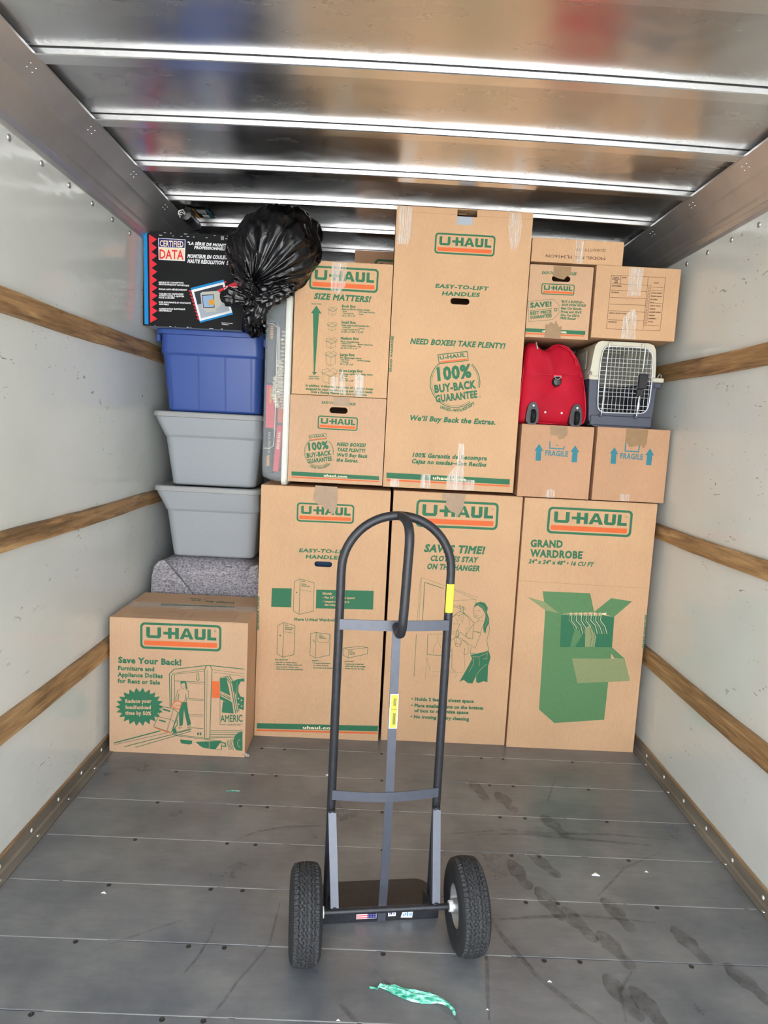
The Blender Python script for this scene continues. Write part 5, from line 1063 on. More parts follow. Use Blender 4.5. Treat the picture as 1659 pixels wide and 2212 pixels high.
bB = carton('tall wardrobe carton left of the hand truck, printed with small drawings of other cartons', -.533, .069, 3.12, 3.725, 0, 1.2195, key='wardrobe_a', group=wg, hole=(-.2315, .8615, .084, .026), lid_gap=.02)
bC = carton('tall wardrobe carton behind the hand truck, printed with a woman at a closet', .083, .689, 3.135, 3.735, 0, 1.2215, key='wardrobe_b', group=wg)
bD = carton('tall wardrobe carton at the right wall, printed with a large green open carton', .696, 1.318, 3.12, 3.725, 0, 1.2205, key='wardrobe_c', group=wg)
bE = carton('tallest carton, reaching the roof, with a silver tag in its top notch', .031, .637, 3.12, 3.72, 1.242, 2.489, key='tall', hole=(.3355, 2.0935, .086, .027), notch=(.300, .388, .030))
MB().prism(rrect(.3005, .369, 2.4235, 2.4585, .003), 3.1185, 3.1195).build('barcode_tag', 'ink_pgrey', bE, label='silver tag')
q = MB(); q.box(.302, .386, 3.124, 3.20, 2.455, 2.458); q.tube([(.305, 3.128, 2.472), (.342, 3.128, 2.471)], .004, 8); q.build('hanger_bar', 'cardboard_dark', bE)
bF = carton('upright carton with the box size chart beside the black bag', -.407, .027, 3.12, 3.57, 1.6465, 2.2345, key='size')
bG = carton('carton with a hand hole and round seal under the size chart carton', -.412, .027, 3.12, 3.57, 1.2455, 1.6405, 'cardboard_pinkish', key='buyback', hole=(-.1892, 1.581, .083, .028))
bS = carton('plain carton hidden in the second row, under the carton behind the size chart', -.20, .43, 3.79, 4.35, 0, 1.235)
bH = carton('dim carton in the second row, only its top showing above the size chart carton', -.177, .44, 3.78, 4.35, 1.240, 2.4565, 'cardboard_brown', key='behind')
bN = carton('small carton with a price tag print and a hand hole above the red bag', .641, .926, 3.12, 3.52, 1.954, 2.2695, 'cardboard_pinkish', key='save', hole=(.783, 2.215, .084, .025))
bO = carton('carton with a black inventory form on top of the pet carrier', .939, 1.319, 3.12, 3.52, 1.967, 2.2815, key='form', cat='box')
bM = carton('flat carton with upside-down model lettering at the very top right of the stack', .645, 1.057, 3.135, 3.55, 2.288, 2.389, key='model')
bR = carton('brown carton marked fragile below the red bag', .657, .991, 3.12, 3.55, 1.229, 1.5605, 'cardboard_brown', key='fragile_a', group='cartons marked fragile')
bT = carton('brown carton marked fragile below the pet carrier', 1.007, 1.344, 3.12, 3.55, 1.229, 1.5645, 'cardboard_brown', key='fragile_b', group='cartons marked fragile')
# tapes
def rag(x0, x1, z0, z1, teeth, seed):
    rnd = random.Random(seed); pts = [(x0, z1), (x1, z1)]; n = teeth * 2
    for i in range(n + 1):
        x = x1 + (x0 - x1) * i / n; pts.append((x, z0 + (0 if i % 2 else (z1 - z0) * rnd.uniform(.08, .3))))
    return pts
def P(pts): return [(a, b) for a, b in pts]
tape(bB, P([(-.282, 1.232), (-.180, 1.230), (-.176, 1.175), (-.182, 1.118), (-.200, 1.098), (-.216, 1.125), (-.235, 1.120), (-.248, 1.142), (-.262, 1.140), (-.290, 1.165)]), 3.12, lift=.0018)
tape(bC, P([(.312, 1.225), (.420, 1.223), (.412, 1.160), (.394, 1.125), (.385, 1.112), (.372, 1.135), (.352, 1.140), (.330, 1.165), (.331, 1.195), (.312, 1.195)]), 3.135, lift=.0018)
tape(bG, P([(-.214, 1.6405), (-.142, 1.6405), (-.142, 1.598), (-.150, 1.603), (-.214, 1.602)]), 3.12, lift=.0018)
tape(bN, P([(.745, 2.2695), (.825, 2.268), (.823, 2.232), (.808, 2.228), (.795, 2.212), (.768, 2.216), (.747, 2.225)]), 3.12, lift=.0018)
tape(bN, P([(.728, 1.953), (.800, 1.952), (.802, 2.010), (.790, 2.004), (.773, 2.032), (.768, 2.015), (.752, 2.024), (.738, 2.010), (.728, 2.014)]), 3.12, lift=.0018)
tape(bM, P([(.840, 2.389), (.875, 2.388), (.878, 2.290), (.841, 2.290)]), 3.135, 'tape_clear', lift=.0018)
tape(bR, P([(.786, 1.5605), (.865, 1.5605), (.868, 1.522), (.852, 1.505), (.832, 1.500), (.822, 1.515), (.790, 1.520)]), 3.12, lift=.0018)
tape(bT, P([(1.140, 1.5645), (1.240, 1.5645), (1.238, 1.500), (1.226, 1.478), (1.214, 1.492), (1.190, 1.488), (1.160, 1.480), (1.148, 1.500), (1.138, 1.500)]), 3.12, lift=.0018)
CT = [(bF, [(-.247, 2.2345), (-.182, 2.232), (-.183, 2.135), (-.212, 2.095), (-.247, 2.115)]), (bF, [(-.236, 1.662), (-.196, 1.660), (-.199, 1.731), (-.228, 1.733)]), (bF, [(-.19, 1.658), (-.158, 1.655), (-.165, 1.70), (-.170, 1.735), (-.175, 1.775), (-.188, 1.74)]),
 (bF, [(-.122, 1.650), (-.078, 1.648), (-.080, 1.735), (-.100, 1.752), (-.122, 1.748)]), (bE, [(.040, 2.489), (.100, 2.487), (.098, 2.37), (.085, 2.325), (.038, 2.325)]), (bE, [(.532, 2.487), (.580, 2.486), (.590, 2.44), (.585, 2.36), (.562, 2.325), (.545, 2.335), (.530, 2.42)]),
 (bE, [(.325, 1.243), (.405, 1.243), (.402, 1.36), (.396, 1.458), (.368, 1.459), (.366, 1.36), (.325, 1.30)]), (bE, [(.205, 1.243), (.252, 1.243), (.250, 1.310), (.205, 1.310)]), (bE, [(.065, 1.243), (.105, 1.243), (.105, 1.280), (.065, 1.280)]), (bE, [(.408, 1.243), (.455, 1.243), (.457, 1.292), (.408, 1.294)]),
 (bO, [(1.085, 2.2815), (1.150, 2.279), (1.145, 2.16), (1.085, 2.155)]), (bO, [(1.075, 1.968), (1.140, 1.967), (1.142, 2.075), (1.120, 2.105), (1.078, 2.06)]), (bR, [(.788, 1.230), (.830, 1.230), (.832, 1.262), (.815, 1.272), (.790, 1.262)]), (bT, [(1.138, 1.230), (1.180, 1.230), (1.181, 1.262), (1.138, 1.264)])]
for i, (p, pts) in enumerate(CT): tape(p, pts, 3.12, 'tape_clear', lift=.0014)
# blue cloth seen through the hand hole
cl = MB().box(-.32, -.15, 3.165, 3.26, .77, .93, .02, seg=3)
cl_r = tag(cl.build('folded_cloth', 'teal_cloth', None, 40), 'dark blue cloth glimpsed through the hand hole of the wardrobe carton', 'cloth')
# ---------------------------------------------------------------- printed monitor carton
bK = thing('monitor_box', 'black printed computer monitor carton on the blue tote', 'box', loc=(-.93, 3.5, 1.950))
Yk = 3.36
q = MB(); q.prism([(-1.168, 1.9475), (-.690, 1.9475), (-.690, 2.384), (-1.168, 2.384)], Yk, Yk + .006); q.build('front_panel', 'ink_black', bK)
for a, b in ((-1.168, -1.162), (-.696, -.690)): MB().box(a, b, Yk + .006, Yk + .36, 1.9475, 2.384, .001).build('side_panel', 'cardboard_pinkish' if a < -1 else 'ink_navy', bK)
MB().box(-1.168, -.690, Yk + .36, Yk + .366, 1.9475, 2.384).build('back_panel', 'ink_black', bK)
MB().box(-1.166, -.692, Yk + .001, Yk + .18, 2.384, 2.388, .001).build('top_flap', 'ink_black', bK); MB().box(-1.166, -.692, Yk + .182, Yk + .365, 2.384, 2.388, .001).build('top_flap', 'ink_black', bK)
MB().box(-1.162, -.696, Yk + .006, Yk + .36, 1.9475, 1.951).build('bottom_panel', 'ink_pgrey', bK)
lettering('monitor', bK, lambda a, b, l: (a, Yk - l, b), 'ink_black')
q = MB(); rnd = random.Random(3)
for i in range(26):
    x = rnd.uniform(-1.14, -.72); w = rnd.uniform(.003, .012); z = rnd.choice([2.384, 1.9475, 2.372]); q.box(x, x + w, Yk - .0012, Yk - .0004, z - .0015 if z > 2 else z, z + .0005 if z > 2 else z + .003)
for i in range(4):
    x = -.80 + i * .004; q.box(x, x + .0015, Yk - .0012, Yk - .0004, 2.365, 2.383)
q.build('worn_paper_edge', 'ink_white', bK, kind='stuff')
# ---------------------------------------------------------------- lidded totes
def loft(q, levels, n=7, cap0=True, cap1=False):
    """levels: (z, x0, x1, y0, y1, r)"""
    rings = [rrect(l[1], l[2], l[3], l[4], l[5], n) for l in levels]; m = len(rings[0])
    vs = [(p[0], p[1], l[0]) for l, rg in zip(levels, rings) for p in rg]
    fs = [(i * m + k, i * m + (k + 1) % m, (i + 1) * m + (k + 1) % m, (i + 1) * m + k) for i in range(len(levels) - 1) for k in range(m)]
    if cap0: fs.append(tuple(range(m)))
    if cap1: fs.append(tuple((len(levels) - 1) * m + k for k in range(m)))
    return q.add(vs, fs)
def tote(label, z0, z1, lid, top, rim, bot, mat, lidmat, yf, depth, grooves=(), group=None, rimz=None):
    """lid/top/rim/bot: (x0, x1) of the lid, the body under the lid, just above the step and at the base"""
    r = thing('storage_tote', label, 'tote', group, loc=(round((lid[0] + lid[1]) / 2, 3), yf + depth / 2, z0))
    def lv(z, xs, dy, rad): return (z, xs[0], xs[1], yf + dy, yf + depth - dy, rad)
    q = MB(); w = (bot[1] - bot[0])
    dr = rim[0] - lid[0]; db = bot[0] - lid[0]
    L = [lv(z0, (bot[0] + .012, bot[1] - .012), db * .75 + .012, .03), lv(z0 + .006, (bot[0] + .002, bot[1] - .002), db * .75 + .002, .04), lv(z0 + .014, bot, db * .75, .045),
         lv(rimz - .006, rim, dr * .75, .045), lv(rimz - .001, (rim[0] - .001, rim[1] + .001), dr * .75 - .001, .045), lv(rimz + .003, (rim[0] - .006, rim[1] + .006), dr * .75 - .008, .045), lv(rimz + .012, (rim[0] - .008, rim[1] + .008), dr * .75 - .010, .045),
         lv(z1 - .038, top, .012, .045), lv(z1 - .022, (top[0] - .002, top[1] + .002), .010, .045)]
    loft(q, L, cap1=True); body = q.build('tub', mat, r, 50)
    for gx in grooves:
        q = MB(); zt, zb = rimz - .004, z0 + .016
        y_t = yf + dr * .75; y_b = yf + db * .75
        for gx0, w_ in ((gx, .0022), (gx + .006, .0015)):
            q.tube([(gx0, y_t - .0005, zt), (gx0 + .002, (y_t + y_b) / 2 - .0005, (zt + zb) / 2), (gx0 + .003, y_b - .0005, zb)], w_, 6)
        q.build('rib', mat, r, 50)
    q = MB()
    L = [(z1 - .028, lid[0] + .006, lid[1] - .006, yf + .006, yf + depth - .006, .045), (z1 - .026, lid[0], lid[1], yf, yf + depth, .05), (z1 - .006, lid[0] + .001, lid[1] - .001, yf + .001, yf + depth - .001, .05), (z1 - .001, lid[0] + .006, lid[1] - .006, yf + .006, yf + depth - .006, .045),
         (z1, lid[0] + .02, lid[1] - .02, yf + .02, yf + depth - .02, .04), (z1 - .006, lid[0] + .03, lid[1] - .03, yf + .03, yf + depth - .03, .04)]
    loft(q, L, cap1=True); q.build('lid', lidmat, r, 40)
    return r, body
yT = 3.40
tt, _ = tote('blue ribbed storage tote topmost in the left stack', 1.545, 1.9465, (-1.130, -.590), (-1.104, -.600), (-1.100, -.602), (-1.074, -.606), 'blue_plastic', 'blue_plastic', yT, .40, (-1.058, -.918, -.785, -.655), rimz=1.824)
for x in (-1.126, -.596):
    q = MB(); q.box(x - .006, x + .012, yT + .05, yT + .30, 1.885, 1.925, .004); q.build('handle', 'blue_plastic', tt, 40)
tote('plain grey storage tote directly under the blue tote', 1.171, 1.5435, (-1.140, -.583), (-1.128, -.594), (-1.086, -.599), (-1.056, -.624), 'grey_plastic', 'grey_lid', yT, .42, group='two stacked grey totes', rimz=1.419)
tote('plain grey storage tote resting on the felt blanket', .800, 1.1695, (-1.132, -.588), (-1.120, -.598), (-1.076, -.606), (-1.048, -.621), 'grey_plastic', 'grey_lid', yT, .42, group='two stacked grey totes', rimz=1.042)
# ---------------------------------------------------------------- felt blanket bundle
bl = thing('moving_blanket', 'speckled grey felt moving blanket bundle under the grey totes', 'blanket', loc=(-.85, 3.62, 0))
q = MB(); NU, NV = 64, 40; vs = []
for j in range(NV + 1):
    t_ = j / NV
    for i in range(NU):
        a = 2 * math.pi * i / NU; c, s_ = math.cos(a), math.sin(a); e = .30
        ux = math.copysign(abs(c) ** e, c); uy = math.copysign(abs(s_) ** e, s_)
        top = max(0, (t_ - .86) / .14); k = math.sqrt(max(0, 1 - top ** 2.2)) if t_ < 1 else 0
        z = .797 * min(1, t_ / .97)
        x = -.856 + ux * .280 * (k * .96 + .04 * (1 - top)); y = 3.645 + uy * .235 * k
        n_ = mnoise.noise(Vector((x * 5, y * 5, z * 4))) * .012 + mnoise.noise(Vector((x * 14, y * 14, z * 9))) * .005
        vs.append((x + n_ * ux, y + n_ * uy - .0, z if t_ > .9 else z + 0))
q.add(vs, [(j * NU + i, j * NU + (i + 1) % NU, (j + 1) * NU + (i + 1) % NU, (j + 1) * NU + i) for j in range(NV) for i in range(NU)])
q.add([vs[NV * NU + i] for i in range(NU)], [tuple(range(NU))]); q.build('felt_body', 'felt', bl, 60)
q = MB(); F = [(-1.128, .60), (-1.125, .70), (-1.112, .755), (-1.085, .785), (-1.06, .79), (-1.04, .765), (-.98, .70), (-.90, .60), (-.88, .56), (-1.12, .56)]
q.prism(F, 3.388, 3.400); q.v = [(x, y - .006 * math.sin((x + 1.13) * 9) * (1 if y < 3.395 else .6), z) for x, y, z in q.v]; q.build('folded_corner', 'felt', bl, 30)
q = MB(); F = [(-.70, .56), (-.66, .64), (-.655, .72), (-.62, .775), (-.585, .785), (-.575, .70), (-.578, .56)]
q.prism(F, 3.392, 3.404); q.build('folded_corner', 'felt', bl, 30)
# ---------------------------------------------------------------- clear tote on its side, books and garland in it
ct = thing('clear_tote', 'translucent plastic tote with white lid standing on end left of the size chart carton', 'tote', loc=(-.478, 3.33, 1.2265))
def onside(q, levels, n=6, caps=(True, True)):
    rings = [rrect(l[1], l[2], l[3], l[4], l[5], n) for l in levels]; m = len(rings[0])
    vs = [(l[0], p[0], p[1]) for l, rg in zip(levels, rings) for p in rg]
    fs = [(i * m + k, i * m + (k + 1) % m, (i + 1) * m + (k + 1) % m, (i + 1) * m + k) for i in range(len(levels) - 1) for k in range(m)]
    if caps[0]: fs.append(tuple(range(m)))
    if caps[1]: fs.append(tuple((len(levels) - 1) * m + k for k in range(m)))
    return q.add(vs, fs)
q = MB(); onside(q, [(-.438, 3.112, 3.55, 1.236, 2.068, .03), (-.50, 3.118, 3.545, 1.246, 2.050, .035), (-.530, 3.126, 3.54, 1.256, 2.036, .04), (-.536, 3.14, 3.53, 1.268, 2.024, .04)], caps=(True, False)); q.build('tub', 'frosted_plastic', ct, 50)
q = MB(); onside(q, [(-.440, 3.100, 3.56, 1.2275, 2.078, .03), (-.436, 3.098, 3.562, 1.2265, 2.080, .03), (-.420, 3.098, 3.562, 1.2265, 2.080, .03), (-.414, 3.104, 3.556, 1.232, 2.074, .03)]); q.build('lid', 'lid_white', ct, 40)
q = MB(); q.tube([(-.528, 3.121, 1.955), (-.50, 3.116, 1.952), (-.480, 3.114, 1.935), (-.478, 3.114, 1.70), (-.478, 3.114, 1.46), (-.482, 3.114, 1.405), (-.50, 3.116, 1.392), (-.528, 3.121, 1.392)], .0016, 6); q.build('moulded_edge', 'lid_white', ct, 60)
def book(label, x0, x1, z0, z1, col, tilt=0, marks=(), y=3.15):
    r = thing('book', label, 'book', 'books inside the clear tote', loc=(round((x0 + x1) / 2, 3), y + .06, z0))
    M = Matrix.Translation(((x0 + x1) / 2, y, (z0 + z1) / 2)) @ Matrix.Rotation(tilt, 4, 'Y') @ Matrix.Translation((-(x0 + x1) / 2, -y, -(z0 + z1) / 2))
    MB().box(x0, x1, y, y + .15, z0, z1, .002, M=M).build('cover', col, r)
    MB().box(x0 + .003, x1 - .003, y + .148, y + .156, z0 + .004, z1 - .004, M=M).build('pages', 'ink_cream', r)
    q = MB(); rnd = random.Random(len(label))
    for c, a, b, u in marks:
        q.cur = 0
        z = a
        while z < b:
            w = rnd.uniform(.004, .008); q.box(u - .006, u + .006, y - .0008, y - .0002, z, min(z + w, b), M=M); z += w + .0025
    if q.v: q.build('spine_lettering', 'ink_' + marks[0][0], r, kind='stuff')
    return r
book('black book with yellow spine lettering high inside the clear tote', -.527, -.494, 1.69, 1.965, 'ink_slate', 0, [('amber', 1.89, 1.95, -.510), ])
book('dark red book upright in the middle of the clear tote', -.527, -.486, 1.485, 1.682, 'ink_red', 0, [('amber', 1.60, 1.67, -.507)])
bk = book('black book with pale spine lettering low inside the clear tote', -.527, -.490, 1.275, 1.475, 'ink_black', 0, [('amber', 1.31, 1.355, -.512)])
book('bright red book leaning at the bottom of the clear tote beside the lid', -.478, -.452, 1.285, 1.50, 'ink_red', math.radians(3.5), [('cream', 1.39, 1.47, -.464)], y=3.135)
book('orange red book standing above the leaning red one beside the lid', -.470, -.446, 1.512, 1.66, 'ink_orange', 0, [], y=3.14)
lettering('spine', bk, lambda a, b, l: (a, 3.15 - l, b), 'ink_black', 'spine_title')
gr = thing('rope_garland', 'white braided rope garland bunched inside the clear tote above the red books', 'garland', loc=(-.462, 3.14, 1.60))
for k, (xa, za, xb, zb, r0) in enumerate([(-.452, 1.92, -.455, 1.66, .013), (-.470, 1.79, -.468, 1.63, .012), (-.484, 1.72, -.492, 1.62, .010), (-.462, 1.78, -.447, 1.58, .012), (-.488, 1.64, -.470, 1.585, .013)]):
    q = MB(); N = 16
    for i in range(N):
        t_ = i / (N - 1); q.lathe([(.001, -r0), (r0 * .8, -r0 * .5), (r0, 0), (r0 * .8, r0 * .5), (.001, r0)], 'Z', 8, Matrix.Translation((xa + (xb - xa) * t_ + .003 * math.sin(i * 2.1 + k), 3.128 + .004 * math.cos(i * 1.7), za + (zb - za) * t_)) @ Matrix.Diagonal((1, 1, .55, 1)) @ Matrix.Rotation(.5 * (-1) ** i, 4, 'Y'), cap=False)
    q.build('rope_strand', 'rope', gr, 70)
q = MB()
for dx in (0, .006, .011): q.tube([(-.482 + dx, 3.124, 1.95 - dx), (-.480 + dx, 3.124, 1.86), (-.476 + dx, 3.124, 1.77 + dx)], .0016, 6)
q.build('cord', 'lid_white', gr)
# ---------------------------------------------------------------- black refuse bag
bag = thing('rubbish_bag', 'shiny black plastic bag with a tied knot, between the monitor and size chart cartons', 'bag', loc=(-.53, 3.13, 2.0))
K = Vector((-.575, 2.975, 2.085)); C = Vector((-.518, 3.13, 2.248)); AX = (C - K).normalized()
def hold(p):
    x, y, z = p
    if x > -.425 and z < 2.243: y = min(y, 3.108)
    if -.545 < x <= -.40 and z < 2.09: y = min(y, 3.09)
    if x < -.685 and z < 2.393: y = min(y, 3.352)
    if y > 3.35 and z < 2.25: z = z
    return (x, y, min(z, 2.515))
q = MB(); NU, NV = 220, 90; vs = []
ux = AX.cross(Vector((0, 0, 1))).normalized(); uy = ux.cross(AX).normalized()
for j in range(NV + 1):
    t_ = j / NV; ang = math.pi * t_
    for i in range(NU):
        a = 2 * math.pi * i / NU
        # radial profile from the knot outwards
        s_ = math.sin(ang) ** .80 * (0.30 + .70 * min(1, t_ / .42)) if t_ < .5 else math.sin(ang) ** .62
        d = -math.cos(ang)
        hor = math.cos(a); ver = math.sin(a)
        R_ = .192 * (1 + .10 * hor * .3 + .10 * math.sin(2 * a + .8))
        pos = C + AX * (.205 * d) + ux * (hor * R_ * s_) + uy * (ver * R_ * 1.02 * s_)
        fade = math.exp(-t_ * 3.0)
        wq = 1.4 * mnoise.noise(Vector((math.cos(a) * 1.5, math.sin(a) * 1.5, t_ * 3))); pl_ = (abs(math.sin(a * 8 + 3 * wq + 2.0 * math.sin(a * 2))) * 1.0 + abs(math.sin(a * 13.5 + 5 * wq)) * .5 - .9)
        n3 = mnoise.noise(Vector((pos.x * 9, pos.y * 9, pos.z * 9))); n4 = 1 - abs(mnoise.noise(Vector((pos.x * 16 + 3, pos.y * 16, pos.z * 7)))) * 2.2; n5 = 1 - abs(mnoise.noise(Vector((a * 6, t_ * 5, 1.7)))) * 2.5
        disp = pl_ * (.016 * fade + .003) * min(1, s_ * 3 + .2) + n3 * .024 + max(0, n4) * .007 + max(0, n5) * .006
        pos += ((pos - C).normalized() if (pos - C).length > 1e-5 else AX) * disp
        vs.append(hold(pos))
q.add(vs, [(j * NU + i, j * NU + (i + 1) % NU, (j + 1) * NU + (i + 1) % NU, (j + 1) * NU + i) for j in range(NV) for i in range(NU)])
q.build('bag_body', 'bag_film', bag, 180)
# second, slacker pouch of the same bag behind on the right
q = MB(); NU, NV = 90, 50; vs = []; C2 = Vector((-.425, 3.17, 2.345))
for j in range(NV + 1):
    ang = math.pi * j / NV
    for i in range(NU):
        a = 2 * math.pi * i / NU; p = Vector((math.sin(ang) * math.cos(a) * .120, math.sin(ang) * math.sin(a) * .14, -math.cos(ang) * (.10)))
        n_ = mnoise.noise((C2 + p) * 9) * .03 + (1 - abs(mnoise.noise((C2 + p) * 15)) * 2) * .010; p = p * (1 + n_ / .13); p = C2 + p
        x, y, z = p
        if x > -.41: z = max(z, 2.242)
        vs.append((x, y, min(z, 2.50)))
q.add(vs, [(j * NU + i, j * NU + (i + 1) % NU, (j + 1) * NU + (i + 1) % NU, (j + 1) * NU + i) for j in range(NV) for i in range(NU)])
q.build('bag_pouch', 'bag_film', bag, 180)
def lobe(name, c, rx, ry, rz_, rot, seed, pinch=1.0):
    q = MB(); NU, NV = 110, 60; vs = []; M = Matrix.Translation(c) @ Matrix.Rotation(rot, 4, 'Y')
    for j in range(NV + 1):
        ang = math.pi * j / NV
        for i in range(NU):
            a = 2 * math.pi * i / NU; w = math.sin(ang); w *= (1 - .5 * pinch * (1 + math.cos(ang)) / 2)
            p = Vector((-math.cos(ang) * rx, w * math.sin(a) * ry, w * math.cos(a) * rz_))
            g = math.sin(a * 9 + seed) * .5 + math.sin(a * 15 + seed * 2) * .4 + mnoise.noise(Vector((p.x * 40, p.y * 40 + seed, p.z * 40))) * 1.5
            rg = 1 - abs(mnoise.noise(Vector((p.x * 26 + seed, p.y * 26, p.z * 26)))) * 3; g2 = mnoise.noise(Vector((p.x * 60 + seed, p.y * 60, p.z * 60))); p *= 1 + (.13 * g + .20 * rg + .12 * g2 - .08) * (.4 + .6 * w); p = M @ p
            x, y, z = p
            if x > -.54 and z < 2.09: y = min(y, 3.09)
            if x < -.685: y = min(y, 3.352)
            vs.append((x, y, z))
    q.add(vs, [(j * NU + i, j * NU + (i + 1) % NU, (j + 1) * NU + (i + 1) % NU, (j + 1) * NU + i) for j in range(NV) for i in range(NU)])
    return q.build(name, 'bag_film', bag, 180)
lobe('tied_ear', (-.638, 2.985, 2.035), .066, .035, .050, math.radians(188), 1)
lobe('tied_ear', (-.548, 2.99, 1.995), .070, .04, .060, math.radians(112), 2.3)
lobe('tied_ear', (-.490, 3.00, 2.060), .105, .05, .060, math.radians(158), 4)
lobe('knot', (-.578, 2.965, 2.068), .035, .032, .032, .4, 6, 0)
# tail of film hanging down onto the blue tote
lobe('bag_tail', (-.610, 3.25, 1.985), .075, .07, .055, math.radians(80), 8, .2)
# ---------------------------------------------------------------- red wheeled duffel
rb = thing('duffel_bag', 'red fabric wheeled bag lying on its end on the left fragile carton', 'bag', loc=(.80, 3.33, 1.565))
OUT = [(x * .965 + .0248, max(z, 1.5675)) for x, z in [(.638, 1.572), (.636, 1.62), (.640, 1.70), (.645, 1.78), (.650, 1.86), (.656, 1.905), (.668, 1.930), (.690, 1.938), (.706, 1.930), (.722, 1.912), (.745, 1.902), (.763, 1.908), (.782, 1.925), (.808, 1.938), (.838, 1.936), (.868, 1.922), (.895, 1.892), (.915, 1.855), (.930, 1.815), (.945, 1.765), (.960, 1.70), (.967, 1.64), (.968, 1.60), (.962, 1.578), (.945, 1.568), (.80, 1.566), (.66, 1.567)]]
def smooth(pts, k=2):
    for _ in range(k):
        o = []
        for i in range(len(pts)):
            a, b = pts[i], pts[(i + 1) % len(pts)]; o += [(a[0] * .75 + b[0] * .25, a[1] * .75 + b[1] * .25), (a[0] * .25 + b[0] * .75, a[1] * .25 + b[1] * .75)]
        pts = o
    return pts
O2 = smooth(OUT, 1); cx_, cz_ = .80, 1.74
def shrink(s_, pts=O2): return [(cx_ + (x - cx_) * s_, max(1.5675, cz_ + (z - cz_) * s_)) for x, z in pts]
q = MB(); lv = [(3.145, .0), (3.134, .25), (3.131, .5), (3.134, .75), (3.142, .90), (3.152, .965), (3.168, .995), (3.20, 1.0), (3.36, 1.0), (3.50, .985), (3.54, .93), (3.545, .5)]
n = len(O2); vs = []
for k, (y, s_) in enumerate(lv):
    for x, z in shrink(max(s_, .02)):
        dy = 0
        if k < 7: dy = .016 * mnoise.noise(Vector((x * 10, z * 9, 2))) - .010 * max(0, 1 - abs(mnoise.noise(Vector((x * 9 + 5, z * 6, 7)))) * 3) * (1 if z > 1.80 else .2) + (.018 * max(0, (z - 1.83) / .1) if z > 1.83 else 0)
        vs.append((x, y + dy, z))
q.add(vs, [(i * n + k, i * n + (k + 1) % n, (i + 1) * n + (k + 1) % n, (i + 1) * n + k) for i in range(len(lv) - 1) for k in range(n)] + [tuple((len(lv) - 1) * n + k for k in range(n))])
q.build('bag_shell', 'red_fabric', rb, 60)
q = MB(); q.tube([(x, 3.158 + (.018 * max(0, (z - 1.83) / .1)), z) for x, z in shrink(.975)], .0042, 8, closed=True); q.build('piping', 'red_piping', rb, 60)
q = MB(); q.tube([(x, 3.20, z) for x, z in shrink(.996)], .0036, 8, closed=True); q.build('piping', 'red_piping', rb, 60)
for pth in ([(.664, 3.137, 1.79), (.668, 3.140, 1.86), (.676, 3.150, 1.905), (.692, 3.160, 1.928)], [(.688, 3.137, 1.80), (.698, 3.142, 1.86), (.708, 3.150, 1.895), (.704, 3.158, 1.922)],
            [(.895, 3.137, 1.80), (.885, 3.142, 1.86), (.868, 3.150, 1.90), (.845, 3.160, 1.925)], [(.812, 3.155, 1.930), (.860, 3.150, 1.905), (.895, 3.145, 1.85), (.918, 3.140, 1.79)]):
    q = MB(); q.tube(pth, .0030, 8); q.build('zipper', 'red_piping', rb, 60)
q = MB(); q.tube([(.692, 3.133, 1.800), (.74, 3.126, 1.793), (.80, 3.124, 1.790), (.86, 3.126, 1.795), (.905, 3.133, 1.803)], .0030, 8); q.build('seam', 'red_piping', rb, 60)
q = MB(); q.tube([(.700, 3.150, 1.935), (.702, 3.142, 1.920), (.706, 3.140, 1.905)], [.004, .003, .0045], 8); q.build('zipper_pull', 'galvanised', rb, 60)
q = MB(); q.lathe([(.004, -.010), (.016, -.008), (.022, 0), (.0225, .006)], 'Y', 24, Matrix.Translation((.803, 3.128, 1.762))); q.build('rubber_foot', 'black_plastic', rb, 40)
q = MB(); q.tube([(.785, 3.118, 1.784), (.803, 3.116, 1.768), (.820, 3.118, 1.784)], .0016, 6); q.tube([(.785, 3.118, 1.785), (.820, 3.118, 1.785)], .0016, 6); q.build('ring', 'galvanised', rb)
MB().box(.784, .822, 3.119, 3.124, 1.785, 1.793, .002).build('ring_tab', 'ink_red', rb)
for i, x in enumerate((.700, .900)):
    q = MB(); arch = [(x - .030, 1.562), (x + .028, 1.562), (x + .027, 1.62), (x + .019, 1.652), (x + .008, 1.665), (x - .008, 1.665), (x - .020, 1.652), (x - .028, 1.62)]
    q.prism(smooth(arch, 1), 3.112, 3.16); h_ = q.build('wheel_housing', 'black_plastic', rb, 35)
    q = MB(); q.lathe([(.012, -.010), (.029, -.010), (.033, -.005), (.033, .005), (.029, .010), (.012, .010)], 'X', 24, Matrix.Translation((x + .002, 3.118, 1.6005))); q.build('wheel', 'ink_black', rb, 40)
for x, z in ((.701, 1.648), (.902, 1.647), (.760, 1.621), (.836, 1.621)):
    q = MB(); q.lathe([(.0015, -.003), (.0045, -.002), (.0052, .0)], 'Y', 12, Matrix.Translation((x, 3.111 if abs(x - .8) > .08 else 3.126, z))); q.build('rivet', 'rivet_white', rb, 50)
